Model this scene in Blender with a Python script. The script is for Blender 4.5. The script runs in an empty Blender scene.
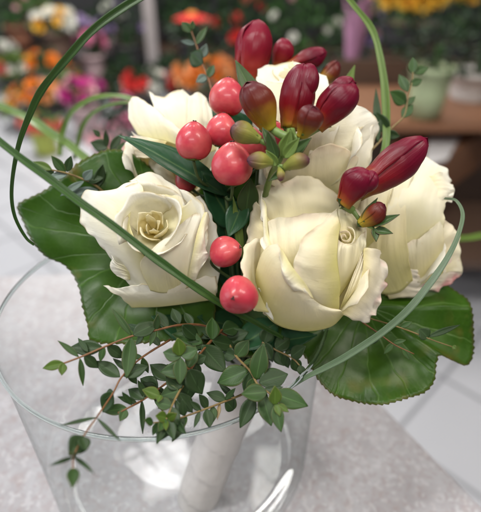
import bpy, bmesh, math, random
from mathutils import Vector, Matrix, noise
R = math.radians
SC = bpy.context.scene
COL = SC.collection
rnd = random.Random(7)

# ------------------------------------------------------------------ camera
F = 480.0
PITCH = R(33.757)
CAM = Vector((0.0463, -0.2339, 0.3405))
CF = Vector((0, math.cos(PITCH), -math.sin(PITCH)))
CU = Vector((0, math.sin(PITCH), math.cos(PITCH)))
CR = Vector((1, 0, 0))
RIM_Z = 0.15
FLOOR_Z = -0.90

def P(px, py, d):
    return CAM + (CR * ((px - 240.5) / F) + CU * ((256 - py) / F) + CF) * d

def on_plane(px, py, z):
    v = CR * ((px - 240.5) / F) + CU * ((256 - py) / F) + CF
    return CAM + v * ((z - CAM.z) / v.z)

def at_y(px, py, y):
    v = CR * ((px - 240.5) / F) + CU * ((256 - py) / F) + CF
    return CAM + v * ((y - CAM.y) / v.y)

cd = bpy.data.cameras.new('camera'); co = bpy.data.objects.new('camera', cd); COL.objects.link(co)
co.location = CAM; co.rotation_euler = (math.pi / 2 - PITCH, 0, 0)
cd.sensor_fit = 'HORIZONTAL'; cd.sensor_width = 36; cd.lens = 36 * F / 481.0
cd.clip_start = 0.01; cd.clip_end = 100
cd.dof.use_dof = True; cd.dof.focus_distance = 0.243; cd.dof.aperture_fstop = 5.8
SC.camera = co

# ------------------------------------------------------------------ object helpers
def tag(o, label=None, cat=None, group=None, kind=None):
    if label: o['label'] = label
    if cat: o['category'] = cat
    if group: o['group'] = group
    if kind: o['kind'] = kind
    return o

def thing(name, label, cat, loc, group=None):
    o = bpy.data.objects.new(name, None); COL.objects.link(o)
    o.location = loc; o.empty_display_size = 0.01
    return tag(o, label, cat, group)

def wloc(o):
    v = Vector((0, 0, 0))
    while o is not None:
        v += Vector(o.location); o = o.parent
    return v

def obj(name, verts, faces, mat, parent=None, uvs=None, smooth=True, solid=0.0, origin=None, offset=0.0):
    """verts in WORLD coordinates; linked as ONE mesh object"""
    if origin is None:
        origin = wloc(parent) if parent else Vector((0, 0, 0))
    me = bpy.data.meshes.new(name)
    me.from_pydata([tuple(Vector(v) - origin) for v in verts], [], faces)
    if uvs:
        l = me.uv_layers.new(name='UVMap')
        for lp in me.loops:
            l.data[lp.index].uv = uvs[lp.vertex_index]
    if smooth:
        me.polygons.foreach_set('use_smooth', [True] * len(me.polygons))
    me.update()
    o = bpy.data.objects.new(name, me); COL.objects.link(o)
    me.materials.append(mat)
    if parent:
        o.parent = parent; o.location = origin - wloc(parent)
    else:
        o.location = origin
    if solid:
        m = o.modifiers.new('thickness', 'SOLIDIFY'); m.thickness = solid; m.offset = offset
    return o

class MB:
    def __init__(s): s.v = []; s.f = []; s.u = []
    def add(s, v, f, u=None):
        b = len(s.v); s.v += [Vector(x) for x in v]; s.f += [tuple(i + b for i in q) for q in f]
        s.u += u if u else [(0.5, 0.5)] * len(v)
    def build(s, name, mat, parent=None, **k):
        return obj(name, s.v, s.f, mat, parent, s.u, **k)

def catmull(p, t):
    n = len(p) - 1
    x = min(max(t, 0.0), 1.0) * n; i = min(int(x), n - 1); f = x - i
    p1, p2 = p[i], p[i + 1]
    p0 = p[i - 1] if i > 0 else p1 * 2 - p2
    p3 = p[i + 2] if i + 2 <= n else p2 * 2 - p1
    return 0.5 * ((2 * p1) + (p2 - p0) * f + (2 * p0 - 5 * p1 + 4 * p2 - p3) * f * f + (3 * p1 - p0 - 3 * p2 + p3) * f ** 3)

def grid(nu, nv, fn, close_u=False):
    v = []; f = []; u = []
    for j in range(nv + 1):
        for i in range(nu + 1):
            v.append(fn(i / nu, j / nv)); u.append((i / nu, j / nv))
    w = nu + 1
    for j in range(nv):
        for i in range(nu):
            f.append((j * w + i, j * w + i + 1, (j + 1) * w + i + 1, (j + 1) * w + i))
    return v, f, u

def tube(pts, rad, n=8, steps=None, jitter=0.0):
    """smooth tube along pts (Vectors); rad a number or list per control point"""
    steps = steps or max(6, len(pts) * 5)
    rl = rad if isinstance(rad, (list, tuple)) else [rad] * len(pts)
    rl = [Vector((r, 0, 0)) for r in rl]
    v = []; f = []; u = []
    prev = None
    for j in range(steps + 1):
        t = j / steps
        c = catmull(pts, t); tg = (catmull(pts, min(1, t + 0.01)) - catmull(pts, max(0, t - 0.01))).normalized()
        if prev is None:
            a = tg.orthogonal().normalized()
        else:
            a = (prev - tg * prev.dot(tg)).normalized()
        prev = a
        b = tg.cross(a)
        r = catmull(rl, t).x
        if jitter: r *= 1 + jitter * noise.noise(c * 300)
        for i in range(n):
            th = 2 * math.pi * i / n
            v.append(c + (a * math.cos(th) + b * math.sin(th)) * r); u.append((i / n, t))
    for j in range(steps):
        for i in range(n):
            f.append((j * n + i, j * n + (i + 1) % n, (j + 1) * n + (i + 1) % n, (j + 1) * n + i))
    f.append(tuple(range(n))[::-1]); f.append(tuple(steps * n + i for i in range(n)))
    return v, f, u

def frame(z):
    z = z.normalized()
    x = CR - z * CR.dot(z)
    if x.length < 0.1: x = CU - z * CU.dot(z)
    x.normalize()
    return x, z.cross(x), z

def lathe(c, axis, prof, n=20, mod=None):
    """prof: list of (r, h). closed revolve around axis at c"""
    x, y, z = frame(axis)
    v = []; f = []; u = []
    m = len(prof)
    for j, (r, h) in enumerate(prof):
        for i in range(n):
            th = 2 * math.pi * i / n
            k = mod(th, j / (m - 1)) if mod else 1.0
            v.append(c + z * h + (x * math.cos(th) + y * math.sin(th)) * r * k); u.append((i / n, j / (m - 1)))
    for j in range(m - 1):
        for i in range(n):
            f.append((j * n + i, j * n + (i + 1) % n, (j + 1) * n + (i + 1) % n, (j + 1) * n + i))
    return v, f, u

# ------------------------------------------------------------------ materials
def new_mat(name):
    m = bpy.data.materials.new(name); m.use_nodes = True
    nt = m.node_tree; nt.nodes.clear()
    out = nt.nodes.new('ShaderNodeOutputMaterial')
    return m, nt, out

def N(nt, typ, **k):
    n = nt.nodes.new(typ)
    for a, b in k.items():
        if a.startswith('i_'):
            key = a[2:].replace('_', ' ')
            n.inputs[key].default_value = b
        else:
            setattr(n, a, b)
    return n

def L(nt, a, b): nt.links.new(a, b)

def ramp(nt, stops, fac=None, interp='LINEAR'):
    r = nt.nodes.new('ShaderNodeValToRGB'); e = r.color_ramp.elements; r.color_ramp.interpolation = interp
    while len(e) < len(stops): e.new(0.5)
    for q, (p, c) in zip(e, stops):
        q.position = p; q.color = (c[0], c[1], c[2], 1)
    if fac is not None: L(nt, fac, r.inputs[0])
    return r

def mixc(nt, fac, a, b, mode='MIX'):
    m = nt.nodes.new('ShaderNodeMix'); m.data_type = 'RGBA'; m.blend_type = mode
    for sock, val in ((m.inputs[0], fac), (m.inputs[6], a), (m.inputs[7], b)):
        if hasattr(val, 'is_linked'): L(nt, val, sock)
        elif isinstance(val, (int, float)): sock.default_value = val
        else: sock.default_value = (val[0], val[1], val[2], 1)
    return m.outputs[2]

def math_(nt, op, a, b=0.0, c=None):
    m = nt.nodes.new('ShaderNodeMath'); m.operation = op
    for i, val in enumerate((a, b, c)):
        if val is None: continue
        if hasattr(val, 'is_linked'): L(nt, val, m.inputs[i])
        else: m.inputs[i].default_value = val
    return m.outputs[0]

def uv_(nt):
    n = nt.nodes.new('ShaderNodeUVMap'); n.uv_map = 'UVMap'
    s = nt.nodes.new('ShaderNodeSeparateXYZ'); L(nt, n.outputs[0], s.inputs[0])
    return n.outputs[0], s.outputs[0], s.outputs[1]

def gpos(nt, scale=1.0):
    g = nt.nodes.new('ShaderNodeNewGeometry')
    return g.outputs['Position']

def noise_(nt, scale, detail=3, rough=0.55, vec=None):
    n = N(nt, 'ShaderNodeTexNoise'); n.inputs['Scale'].default_value = scale
    n.inputs['Detail'].default_value = detail; n.inputs['Roughness'].default_value = rough
    L(nt, vec if vec is not None else gpos(nt), n.inputs['Vector'])
    return n.outputs[0]

def thin_surface(nt, out, color, rough=0.5, trans=0.3, spec=0.4, bump=None, bstr=0.2, bdist=0.001, coat=0.0, tcol=None):
    """leafy sheet: principled + some translucency"""
    p = N(nt, 'ShaderNodeBsdfPrincipled'); p.inputs['Roughness'].default_value = rough
    p.inputs['Specular IOR Level'].default_value = spec
    p.inputs['Coat Weight'].default_value = coat; p.inputs['Coat Roughness'].default_value = 0.25
    L(nt, color, p.inputs['Base Color'])
    tr = N(nt, 'ShaderNodeBsdfTranslucent'); L(nt, tcol if tcol is not None else color, tr.inputs['Color'])
    if bump is not None:
        b = N(nt, 'ShaderNodeBump'); b.inputs['Strength'].default_value = bstr; b.inputs['Distance'].default_value = bdist
        L(nt, bump, b.inputs['Height']); L(nt, b.outputs[0], p.inputs['Normal'])
    mx = N(nt, 'ShaderNodeMixShader'); mx.inputs[0].default_value = trans
    L(nt, p.outputs[0], mx.inputs[1]); L(nt, tr.outputs[0], mx.inputs[2]); L(nt, mx.outputs[0], out.inputs[0])
    return p

def petal_mat(name, base, mid, rim, pink=0.0, brown=0.0):
    m, nt, out = new_mat(name)
    vec, u, v = uv_(nt)
    pos = gpos(nt)
    vj = math_(nt, 'ADD', v, math_(nt, 'MULTIPLY', math_(nt, 'SUBTRACT', noise_(nt, 48, 3), 0.5), 0.5))
    c = ramp(nt, [(0, base), (0.42, mid), (0.85, rim)], vj).outputs[0]
    # faint greenish and warm cloudings
    k = ramp(nt, [(0.42, (0, 0, 0)), (0.68, (1, 1, 1))], noise_(nt, 36, 3)).outputs[0]
    c = mixc(nt, math_(nt, 'MULTIPLY', k, 0.25), c, (0.84, 0.76, 0.56))
    # long veins running base to rim
    mp = N(nt, 'ShaderNodeMapping'); mp.inputs['Scale'].default_value = (42, 2.6, 1); L(nt, vec, mp.inputs[0])
    vn = noise_(nt, 1.0, 4, 0.65, mp.outputs[0])
    kv = ramp(nt, [(0.5, (0, 0, 0)), (0.72, (1, 1, 1))], vn).outputs[0]
    c = mixc(nt, math_(nt, 'MULTIPLY', kv, 0.09), c, (0.74, 0.66, 0.40))
    ed = math_(nt, 'ABSOLUTE', math_(nt, 'SUBTRACT', u, 0.5))
    edge = math_(nt, 'MAXIMUM', v, math_(nt, 'MULTIPLY', ed, 1.98))
    n2 = noise_(nt, 110, 3)
    # dry rim
    r = ramp(nt, [(0.955, (0, 0, 0)), (1.0, (1, 1, 1))], edge).outputs[0]
    k = ramp(nt, [(0.47, (0, 0, 0)), (0.60, (1, 1, 1))], n2).outputs[0]
    c = mixc(nt, math_(nt, 'MULTIPLY', math_(nt, 'MULTIPLY', r, k), 0.35 + brown), c, (0.52, 0.40, 0.14))
    # small bruises
    k = ramp(nt, [(0.69, (0, 0, 0)), (0.76, (1, 1, 1))], noise_(nt, 150, 2)).outputs[0]
    c = mixc(nt, math_(nt, 'MULTIPLY', k, 0.22), c, (0.66, 0.50, 0.22))
    if pink:
        r = ramp(nt, [(0.80, (0, 0, 0)), (0.97, (1, 1, 1))], v).outputs[0]
        k = ramp(nt, [(0.46, (0, 0, 0)), (0.60, (1, 1, 1))], noise_(nt, 60, 2)).outputs[0]
        c = mixc(nt, math_(nt, 'MULTIPLY', math_(nt, 'MULTIPLY', r, k), pink), c, (0.72, 0.24, 0.28))
    hb = math_(nt, 'ADD', math_(nt, 'MULTIPLY', vn, 0.45), math_(nt, 'MULTIPLY', noise_(nt, 420, 4, 0.7), 0.35))
    p = thin_surface(nt, out, c, 0.50, 0.40, 0.30, hb, 0.5, 0.0009)
    return m

def leaf_mat(name, top, edge=None, rough=0.4, trans=0.15, spot=None, vein=None, bloom=None):
    """small leaf: u across, v along; lighter midrib"""
    m, nt, out = new_mat(name)
    vec, u, v = uv_(nt)
    n1 = noise_(nt, 120, 3)
    c = mixc(nt, n1, [x * 0.7 for x in top], [x * 1.3 for x in top])
    if bloom:
        c = mixc(nt, ramp(nt, [(0.4, (0, 0, 0)), (0.7, (1, 1, 1))], noise_(nt, 45, 2)).outputs[0], c, bloom)
    mid = math_(nt, 'ABSOLUTE', math_(nt, 'SUBTRACT', u, 0.5))
    k = ramp(nt, [(0.0, (1, 1, 1)), (0.045, (0, 0, 0))], mid).outputs[0]
    vc = vein or [min(1, x * 2.0 + 0.02) for x in top]
    c = mixc(nt, math_(nt, 'MULTIPLY', k, 0.6), c, vc)
    if edge:
        k2 = ramp(nt, [(0.44, (0, 0, 0)), (0.5, (1, 1, 1))], mid).outputs[0]
        c = mixc(nt, math_(nt, 'MULTIPLY', k2, 0.6), c, edge)
    # side veins
    w = math_(nt, 'SINE', math_(nt, 'MULTIPLY', math_(nt, 'SUBTRACT', v, math_(nt, 'MULTIPLY', mid, 0.7)), 70.0))
    h = math_(nt, 'ADD', math_(nt, 'MULTIPLY', w, 0.06), n1)
    thin_surface(nt, out, c, rough, trans, 0.26, h, 0.3, 0.0004)
    return m

def simple_mat(name, col, rough=0.5, spec=0.4, nscale=0, namt=0.3, col2=None, bump=0.0, bdist=0.001, coat=0.0, sss=0.0):
    m, nt, out = new_mat(name)
    p = N(nt, 'ShaderNodeBsdfPrincipled'); p.inputs['Roughness'].default_value = rough
    p.inputs['Specular IOR Level'].default_value = spec; p.inputs['Coat Weight'].default_value = coat
    if sss:
        p.inputs['Subsurface Weight'].default_value = sss
        p.inputs['Subsurface Radius'].default_value = (1, 0.4, 0.25); p.inputs['Subsurface Scale'].default_value = 0.002
    if nscale:
        n = noise_(nt, nscale, 4)
        c = mixc(nt, n, [x * (1 - namt) for x in col], col2 or [min(1, x * (1 + namt)) for x in col])
        L(nt, c, p.inputs['Base Color'])
        if bump:
            b = N(nt, 'ShaderNodeBump'); b.inputs['Strength'].default_value = bump; b.inputs['Distance'].default_value = bdist
            L(nt, n, b.inputs['Height']); L(nt, b.outputs[0], p.inputs['Normal'])
    else:
        p.inputs['Base Color'].default_value = (*col, 1)
    L(nt, p.outputs[0], out.inputs[0])
    return m

M = {}
M['petal_white'] = petal_mat('petal_white', (0.78, 0.74, 0.40), (0.87, 0.835, 0.67), (0.885, 0.87, 0.79), brown=0.35)
M['petal_cream'] = petal_mat('petal_cream', (0.76, 0.71, 0.28), (0.865, 0.80, 0.52), (0.885, 0.845, 0.68), pink=0.1)
M['petal_pinkrim'] = petal_mat('petal_pinkrim', (0.78, 0.70, 0.34), (0.875, 0.81, 0.61), (0.90, 0.85, 0.74), pink=0.75)
M['petal_core'] = petal_mat('petal_core', (0.82, 0.68, 0.18), (0.90, 0.80, 0.42), (0.92, 0.87, 0.66))
M['euc_dark'] = leaf_mat('euc_dark', (0.020, 0.046, 0.012), rough=0.46, trans=0.14, bloom=(0.032, 0.056, 0.023))
M['euc_mid'] = leaf_mat('euc_mid', (0.034, 0.080, 0.018), edge=(0.12, 0.11, 0.04), rough=0.46, trans=0.18, bloom=(0.046, 0.082, 0.032))
M['euc_bright'] = leaf_mat('euc_bright', (0.070, 0.125, 0.018), edge=(0.20, 0.16, 0.05), rough=0.42, trans=0.22)
M['euc_grey'] = leaf_mat('euc_grey', (0.13, 0.18, 0.155), rough=0.5, trans=0.1)
M['leaf_deep'] = leaf_mat('leaf_deep', (0.016, 0.062, 0.024), rough=0.34, trans=0.1, vein=(0.09, 0.16, 0.05))
M['bract'] = leaf_mat('bract', (0.13, 0.20, 0.045), rough=0.42, trans=0.2)
M['bract_dark'] = leaf_mat('bract_dark', (0.045, 0.085, 0.025), edge=(0.09, 0.03, 0.03), rough=0.42, trans=0.12)
M['stem_red'] = simple_mat('stem_red', (0.17, 0.050, 0.022), 0.5, nscale=260, namt=0.45, col2=(0.22, 0.11, 0.04))
M['stem_brown'] = simple_mat('stem_brown', (0.20, 0.11, 0.04), 0.5, nscale=260, namt=0.45, col2=(0.25, 0.19, 0.07))
M['stem_green'] = simple_mat('stem_green', (0.16, 0.25, 0.07), 0.45, nscale=200, namt=0.3)
M['stem_dark'] = simple_mat('stem_dark_green', (0.045, 0.075, 0.022), 0.5, nscale=200, namt=0.4)

def berry_mat():
    m, nt, out = new_mat('berry_pink')
    vec, u, v = uv_(nt)
    c = ramp(nt, [(0, (0.50, 0.20, 0.10)), (0.14, (0.50, 0.040, 0.065)), (0.75, (0.46, 0.034, 0.060)), (1.0, (0.34, 0.022, 0.035))], v).outputs[0]
    c = mixc(nt, ramp(nt, [(0.40, (0, 0, 0)), (0.66, (0.75, 0.75, 0.75))], noise_(nt, 85, 4)).outputs[0], c, (0.60, 0.13, 0.12))
    c = mixc(nt, ramp(nt, [(0.55, (0, 0, 0)), (0.72, (0.55, 0.55, 0.55))], noise_(nt, 48, 4)).outputs[0], c, (0.30, 0.018, 0.030))
    p = N(nt, 'ShaderNodeBsdfPrincipled'); L(nt, c, p.inputs['Base Color'])
    p.inputs['Roughness'].default_value = 0.40; p.inputs['Specular IOR Level'].default_value = 0.35
    p.inputs['Coat Weight'].default_value = 0.22; p.inputs['Coat Roughness'].default_value = 0.12
    p.inputs['Subsurface Weight'].default_value = 0.25; p.inputs['Subsurface Radius'].default_value = (1, 0.3, 0.2)
    p.inputs['Subsurface Scale'].default_value = 0.0025
    b = N(nt, 'ShaderNodeBump'); b.inputs['Strength'].default_value = 0.22; b.inputs['Distance'].default_value = 0.0008
    L(nt, noise_(nt, 200, 4), b.inputs['Height']); L(nt, b.outputs[0], p.inputs['Normal'])
    L(nt, p.outputs[0], out.inputs[0])
    return m
M['berry'] = berry_mat()
M['berry_tip'] = simple_mat('berry_tip', (0.035, 0.015, 0.012), 0.6)

def freesia_mat(name, stops, streak=0.35):
    m, nt, out = new_mat(name)
    vec, u, v = uv_(nt)
    n = noise_(nt, 75, 3)
    vv = math_(nt, 'ADD', v, math_(nt, 'MULTIPLY', math_(nt, 'SUBTRACT', n, 0.5), 0.35))
    c = ramp(nt, stops, vv).outputs[0]
    mp = N(nt, 'ShaderNodeMapping'); mp.inputs['Scale'].default_value = (26, 1.5, 1); L(nt, vec, mp.inputs[0])
    vn = noise_(nt, 1.0, 3, 0.6, mp.outputs[0])
    c = mixc(nt, math_(nt, 'MULTIPLY', vn, streak), c, (0.10, 0.012, 0.035))
    p = thin_surface(nt, out, c, 0.36, 0.18, 0.30, vn, 0.35, 0.0007)
    return m
M['fr_maroon'] = freesia_mat('freesia_maroon', [(0, (0.38, 0.24, 0.02)), (0.13, (0.33, 0.08, 0.012)), (0.30, (0.22, 0.006, 0.010)), (0.62, (0.135, 0.002, 0.015)), (1.0, (0.185, 0.003, 0.028))], 0.15)
M['fr_brown'] = freesia_mat('freesia_brown', [(0, (0.42, 0.36, 0.03)), (0.26, (0.36, 0.20, 0.015)), (0.52, (0.17, 0.030, 0.010)), (1.0, (0.085, 0.005, 0.012))], 0.15)
M['fr_green'] = freesia_mat('freesia_green', [(0, (0.24, 0.30, 0.06)), (0.5, (0.30, 0.29, 0.06)), (0.80, (0.18, 0.12, 0.05)), (1.0, (0.10, 0.02, 0.06))], 0.2)
M['fr_red'] = freesia_mat('freesia_red', [(0, (0.36, 0.14, 0.02)), (0.18, (0.30, 0.03, 0.015)), (0.5, (0.23, 0.006, 0.018)), (1.0, (0.20, 0.005, 0.028))], 0.15)

def galax_mat():
    m, nt, out = new_mat('galax_leaf_green')
    vec, u, v = uv_(nt)                       # u = angle / turn, v = radius 0..1
    pos = gpos(nt)
    n1 = noise_(nt, 55, 4)
    c = mixc(nt, n1, (0.011, 0.040, 0.002), (0.042, 0.108, 0.006))
    # palmate veins
    a = math_(nt, 'FRACT', math_(nt, 'ADD', math_(nt, 'MULTIPLY', u, 15.0), math_(nt, 'MULTIPLY', math_(nt, 'SUBTRACT', noise_(nt, 40, 2), 0.5), 0.7)))
    dv = math_(nt, 'MULTIPLY', math_(nt, 'ABSOLUTE', math_(nt, 'SUBTRACT', a, 0.5)), math_(nt, 'ADD', v, 0.08))
    k = ramp(nt, [(0.0, (1, 1, 1)), (0.018, (0.35, 0.35, 0.35)), (0.04, (0, 0, 0))], dv).outputs[0]
    vo = N(nt, 'ShaderNodeTexVoronoi', feature='DISTANCE_TO_EDGE'); vo.inputs['Scale'].default_value = 210; L(nt, pos, vo.inputs['Vector'])
    k2 = ramp(nt, [(0.0, (1, 1, 1)), (0.09, (0, 0, 0))], vo.outputs[0]).outputs[0]
    c = mixc(nt, math_(nt, 'MULTIPLY', k, 0.40), c, (0.13, 0.24, 0.06))
    c = mixc(nt, math_(nt, 'MULTIPLY', k2, 0.06), c, (0.10, 0.20, 0.05))
    # bronze patches toward the margin
    nb = ramp(nt, [(0.56, (0, 0, 0)), (0.70, (1, 1, 1))], noise_(nt, 26, 3)).outputs[0]
    rb = ramp(nt, [(0.72, (0, 0, 0)), (0.95, (1, 1, 1))], v).outputs[0]
    c = mixc(nt, math_(nt, 'MULTIPLY', math_(nt, 'MULTIPLY', nb, rb), 0.75), c, (0.22, 0.13, 0.035))
    re = ramp(nt, [(0.975, (0, 0, 0)), (1.0, (1, 1, 1))], v).outputs[0]
    c = mixc(nt, math_(nt, 'MULTIPLY', re, 0.35), c, (0.16, 0.09, 0.04))
    h = math_(nt, 'SUBTRACT', math_(nt, 'MULTIPLY', n1, 0.5), math_(nt, 'ADD', math_(nt, 'MULTIPLY', k, 0.6), math_(nt, 'MULTIPLY', k2, 0.04)))
    thin_surface(nt, out, c, 0.40, 0.16, 0.26, h, 0.45, 0.0010, coat=0.02)
    return m
M['galax'] = galax_mat()

def grass_mat(name, a, b):
    m, nt, out = new_mat(name)
    vec, u, v = uv_(nt)
    mp = N(nt, 'ShaderNodeMapping'); mp.inputs['Scale'].default_value = (16, 0.6, 1); L(nt, vec, mp.inputs[0])
    s = noise_(nt, 1.0, 2, 0.6, mp.outputs[0])
    c = mixc(nt, ramp(nt, [(0.35, (0, 0, 0)), (0.65, (1, 1, 1))], s).outputs[0], a, b)
    k = ramp(nt, [(0.0, (1, 1, 1)), (0.09, (0, 0, 0))], math_(nt, 'ABSOLUTE', math_(nt, 'SUBTRACT', u, 0.5))).outputs[0]
    c = mixc(nt, math_(nt, 'MULTIPLY', k, 0.5), c, [x * 0.5 for x in a])
    thin_surface(nt, out, c, 0.36, 0.18, 0.45, s, 0.4, 0.0004)
    return m
M['grass'] = grass_mat('grass_green', (0.014, 0.052, 0.008), (0.060, 0.140, 0.026))
M['grass_pale'] = grass_mat('grass_pale', (0.085, 0.165, 0.025), (0.155, 0.235, 0.05))
M['grass_grey'] = grass_mat('grass_grey', (0.060, 0.110, 0.055), (0.135, 0.20, 0.11))

def granite_mat():
    m, nt, out = new_mat('counter_granite')
    n1 = noise_(nt, 22, 6, 0.62); n2 = noise_(nt, 95, 4, 0.7); n3 = noise_(nt, 320, 3, 0.6)
    c = ramp(nt, [(0.30, (0.27, 0.26, 0.275)), (0.47, (0.335, 0.325, 0.345)), (0.60, (0.375, 0.37, 0.395)), (0.75, (0.41, 0.405, 0.43))], n1).outputs[0]
    k = ramp(nt, [(0.52, (0, 0, 0)), (0.66, (1, 1, 1))], n2).outputs[0]
    c = mixc(nt, math_(nt, 'MULTIPLY', k, 0.55), c, (0.30, 0.25, 0.245))
    k = ramp(nt, [(0.58, (0, 0, 0)), (0.70, (1, 1, 1))], n3).outputs[0]
    c = mixc(nt, math_(nt, 'MULTIPLY', k, 0.35), c, (0.22, 0.20, 0.22))
    vo = N(nt, 'ShaderNodeTexVoronoi'); vo.inputs['Scale'].default_value = 330; L(nt, gpos(nt), vo.inputs['Vector'])
    hs = N(nt, 'ShaderNodeSeparateColor'); L(nt, vo.outputs['Color'], hs.inputs[0])
    c = mixc(nt, ramp(nt, [(0.74, (0, 0, 0)), (0.80, (0.28, 0.28, 0.28))], hs.outputs[0]).outputs[0], c, (0.27, 0.215, 0.215))
    c = mixc(nt, ramp(nt, [(0.78, (0, 0, 0)), (0.84, (0.28, 0.28, 0.28))], hs.outputs[1]).outputs[0], c, (0.58, 0.575, 0.61))
    p = N(nt, 'ShaderNodeBsdfPrincipled'); L(nt, c, p.inputs['Base Color']); p.inputs['Roughness'].default_value = 0.45
    L(nt, p.outputs[0], out.inputs[0])
    return m
M['granite'] = granite_mat()

def floor_mat(ang, ox, oy):
    m, nt, out = new_mat('floor_tiles')
    mp = N(nt, 'ShaderNodeMapping'); mp.inputs['Rotation'].default_value = (0, 0, ang); mp.inputs['Location'].default_value = (ox, oy, 0)
    L(nt, gpos(nt), mp.inputs[0])
    b = N(nt, 'ShaderNodeTexBrick'); b.offset = 0.0; b.inputs['Scale'].default_value = 1.0
    b.inputs['Brick Width'].default_value = 0.32; b.inputs['Row Height'].default_value = 0.32
    b.inputs['Mortar Size'].default_value = 0.008; b.inputs['Mortar Smooth'].default_value = 0.2
    b.inputs['Color1'].default_value = (0.50, 0.51, 0.545, 1); b.inputs['Color2'].default_value = (0.48, 0.49, 0.525, 1)
    b.inputs['Mortar'].default_value = (0.24, 0.245, 0.265, 1)
    L(nt, mp.outputs[0], b.inputs['Vector'])
    c = mixc(nt, math_(nt, 'MULTIPLY', noise_(nt, 9, 5), 0.35), b.outputs[0], (0.42, 0.43, 0.47))
    p = N(nt, 'ShaderNodeBsdfPrincipled'); L(nt, c, p.inputs['Base Color']); p.inputs['Roughness'].default_value = 0.3
    L(nt, p.outputs[0], out.inputs[0])
    return m

def glass_mat(name='clear_glass', f0=0.045):
    """thin clear soda glass wall: see-through with a Fresnel reflection"""
    m, nt, out = new_mat(name)
    lw = N(nt, 'ShaderNodeLayerWeight'); lw.inputs['Blend'].default_value = 0.5
    tint = ramp(nt, [(0.45, (0.98, 0.985, 0.985)), (0.85, (0.88, 0.91, 0.905)), (1.0, (0.55, 0.62, 0.61))], lw.outputs['Facing']).outputs[0]
    t = N(nt, 'ShaderNodeBsdfTransparent'); L(nt, tint, t.inputs[0])
    g = N(nt, 'ShaderNodeBsdfGlossy'); g.inputs['Roughness'].default_value = 0.03
    fac = math_(nt, 'ADD', math_(nt, 'MULTIPLY', math_(nt, 'POWER', lw.outputs['Facing'], 5.0), 0.75), f0)
    mx = N(nt, 'ShaderNodeMixShader'); L(nt, fac, mx.inputs[0]); L(nt, t.outputs[0], mx.inputs[1]); L(nt, g.outputs[0], mx.inputs[2])
    L(nt, mx.outputs[0], out.inputs[0])
    return m
M['glass'] = glass_mat()
M['glass_bottom'] = glass_mat('clear_glass_bottom', 0.022)

def glass_solid():
    m, nt, out = new_mat('thick_glass')
    p = N(nt, 'ShaderNodeBsdfPrincipled'); p.inputs['Transmission Weight'].default_value = 1.0
    p.inputs['Roughness'].default_value = 0.02; p.inputs['IOR'].default_value = 1.45
    p.inputs['Base Color'].default_value = (0.80, 0.91, 0.88, 1)
    L(nt, p.outputs[0], out.inputs[0])
    return m
M['glass_solid'] = glass_solid()
M['ribbon'] = simple_mat('ribbon_white', (0.56, 0.53, 0.51), 0.45, nscale=140, namt=0.12, bump=0.5, bdist=0.001)

# ------------------------------------------------------------------ petals
class Rose:
    """frame for petals drawn over the dome of one flower head: centre px, radii px, centre depth, dome height"""
    def __init__(s, label, cx, cy, rx, ry, dc, rz, stem_to):
        s.cx, s.cy, s.rx, s.ry, s.dc, s.rz = cx, cy, rx, ry, dc, rz
        s.root = thing('rose', label, 'rose', P(cx, cy, dc + 0.01), 'white roses of the bouquet')
        s.k = 0
    def pt(s, px, py, off):
        q = ((px - s.cx) / s.rx) ** 2 + ((py - s.cy) / s.ry) ** 2
        return P(px, py, s.dc - s.rz * math.exp(-0.75 * q) - off * 0.001)
    def petal(s, rows, off, mat, conv=None, ruf=0.0, nu=56, nv=40, roll=0.45, name='petal', thick=0.00018):
        """rows: base -> rim, each a list of (x, y[, off]); off one number or one per row"""
        s.k += 1
        offs = off if isinstance(off, (list, tuple)) else [off] * len(rows)
        g = []
        for r, o in zip(rows, offs):
            g.append([s.pt(*(conv(p[0], p[1]) if conv else p[:2]), p[2] if len(p) > 2 else o) for p in r])
        seed = Vector((s.k * 7.3, s.cx, s.cy))
        sd = self_seed = s.k * 3.7 + s.cx
        nb = lambda x, y, z: noise.noise(Vector((x, y, z)))
        def fn(u, v):
            # the rim runs unevenly: small dips and peaks
            v0 = v
            v = v * (1 - 0.05 * max(0, nb(u * 3.1, 0.3, sd) + 0.2) - 0.022 * max(0, nb(u * 11, 2.3, sd)))
            cols = [catmull(r, u) for r in g]
            p = catmull(cols, v)
            toc = (CAM - p).normalized()
            if ruf:
                e = max(v0 ** 6, abs(2 * u - 1) ** 9 * 0.6)
                n = Vector((nb(p.x * 190, p.y * 190, p.z * 190 + sd), nb(p.x * 190 + 9, p.y * 190 + 3, p.z * 190 + sd), nb(p.x * 150 + 2, p.y * 150 + 8, p.z * 150 + sd)))
                p = p + n * (ruf * 0.001 * e) + toc * (nb(u * 17, v * 2, sd + 5) * ruf * 0.00045 * e)
            p = p + noise.noise_vector(p * 60 + seed) * 0.0008
            # folds that run from base to rim, stronger outward
            p = p + toc * (nb(u * 6.5, v * 1.3, sd) * 0.0011 * (0.25 + v) + nb(u * 15, v * 2.6, sd + 3) * 0.00026 * (0.3 + v) + nb(u * 34, v * 11, sd + 8) * 0.00007)
            if roll:
                e = max(0, (v0 - 0.84) / 0.16) ** 2
                p = p + toc * (-roll * 0.001 * e * (0.6 + 0.9 * nb(u * 5, 7.7, sd)))
            return p
        v, f, u = grid(nu, nv, fn)
        return obj(name, v, f, M[mat], s.root, u, solid=thick)

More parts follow.
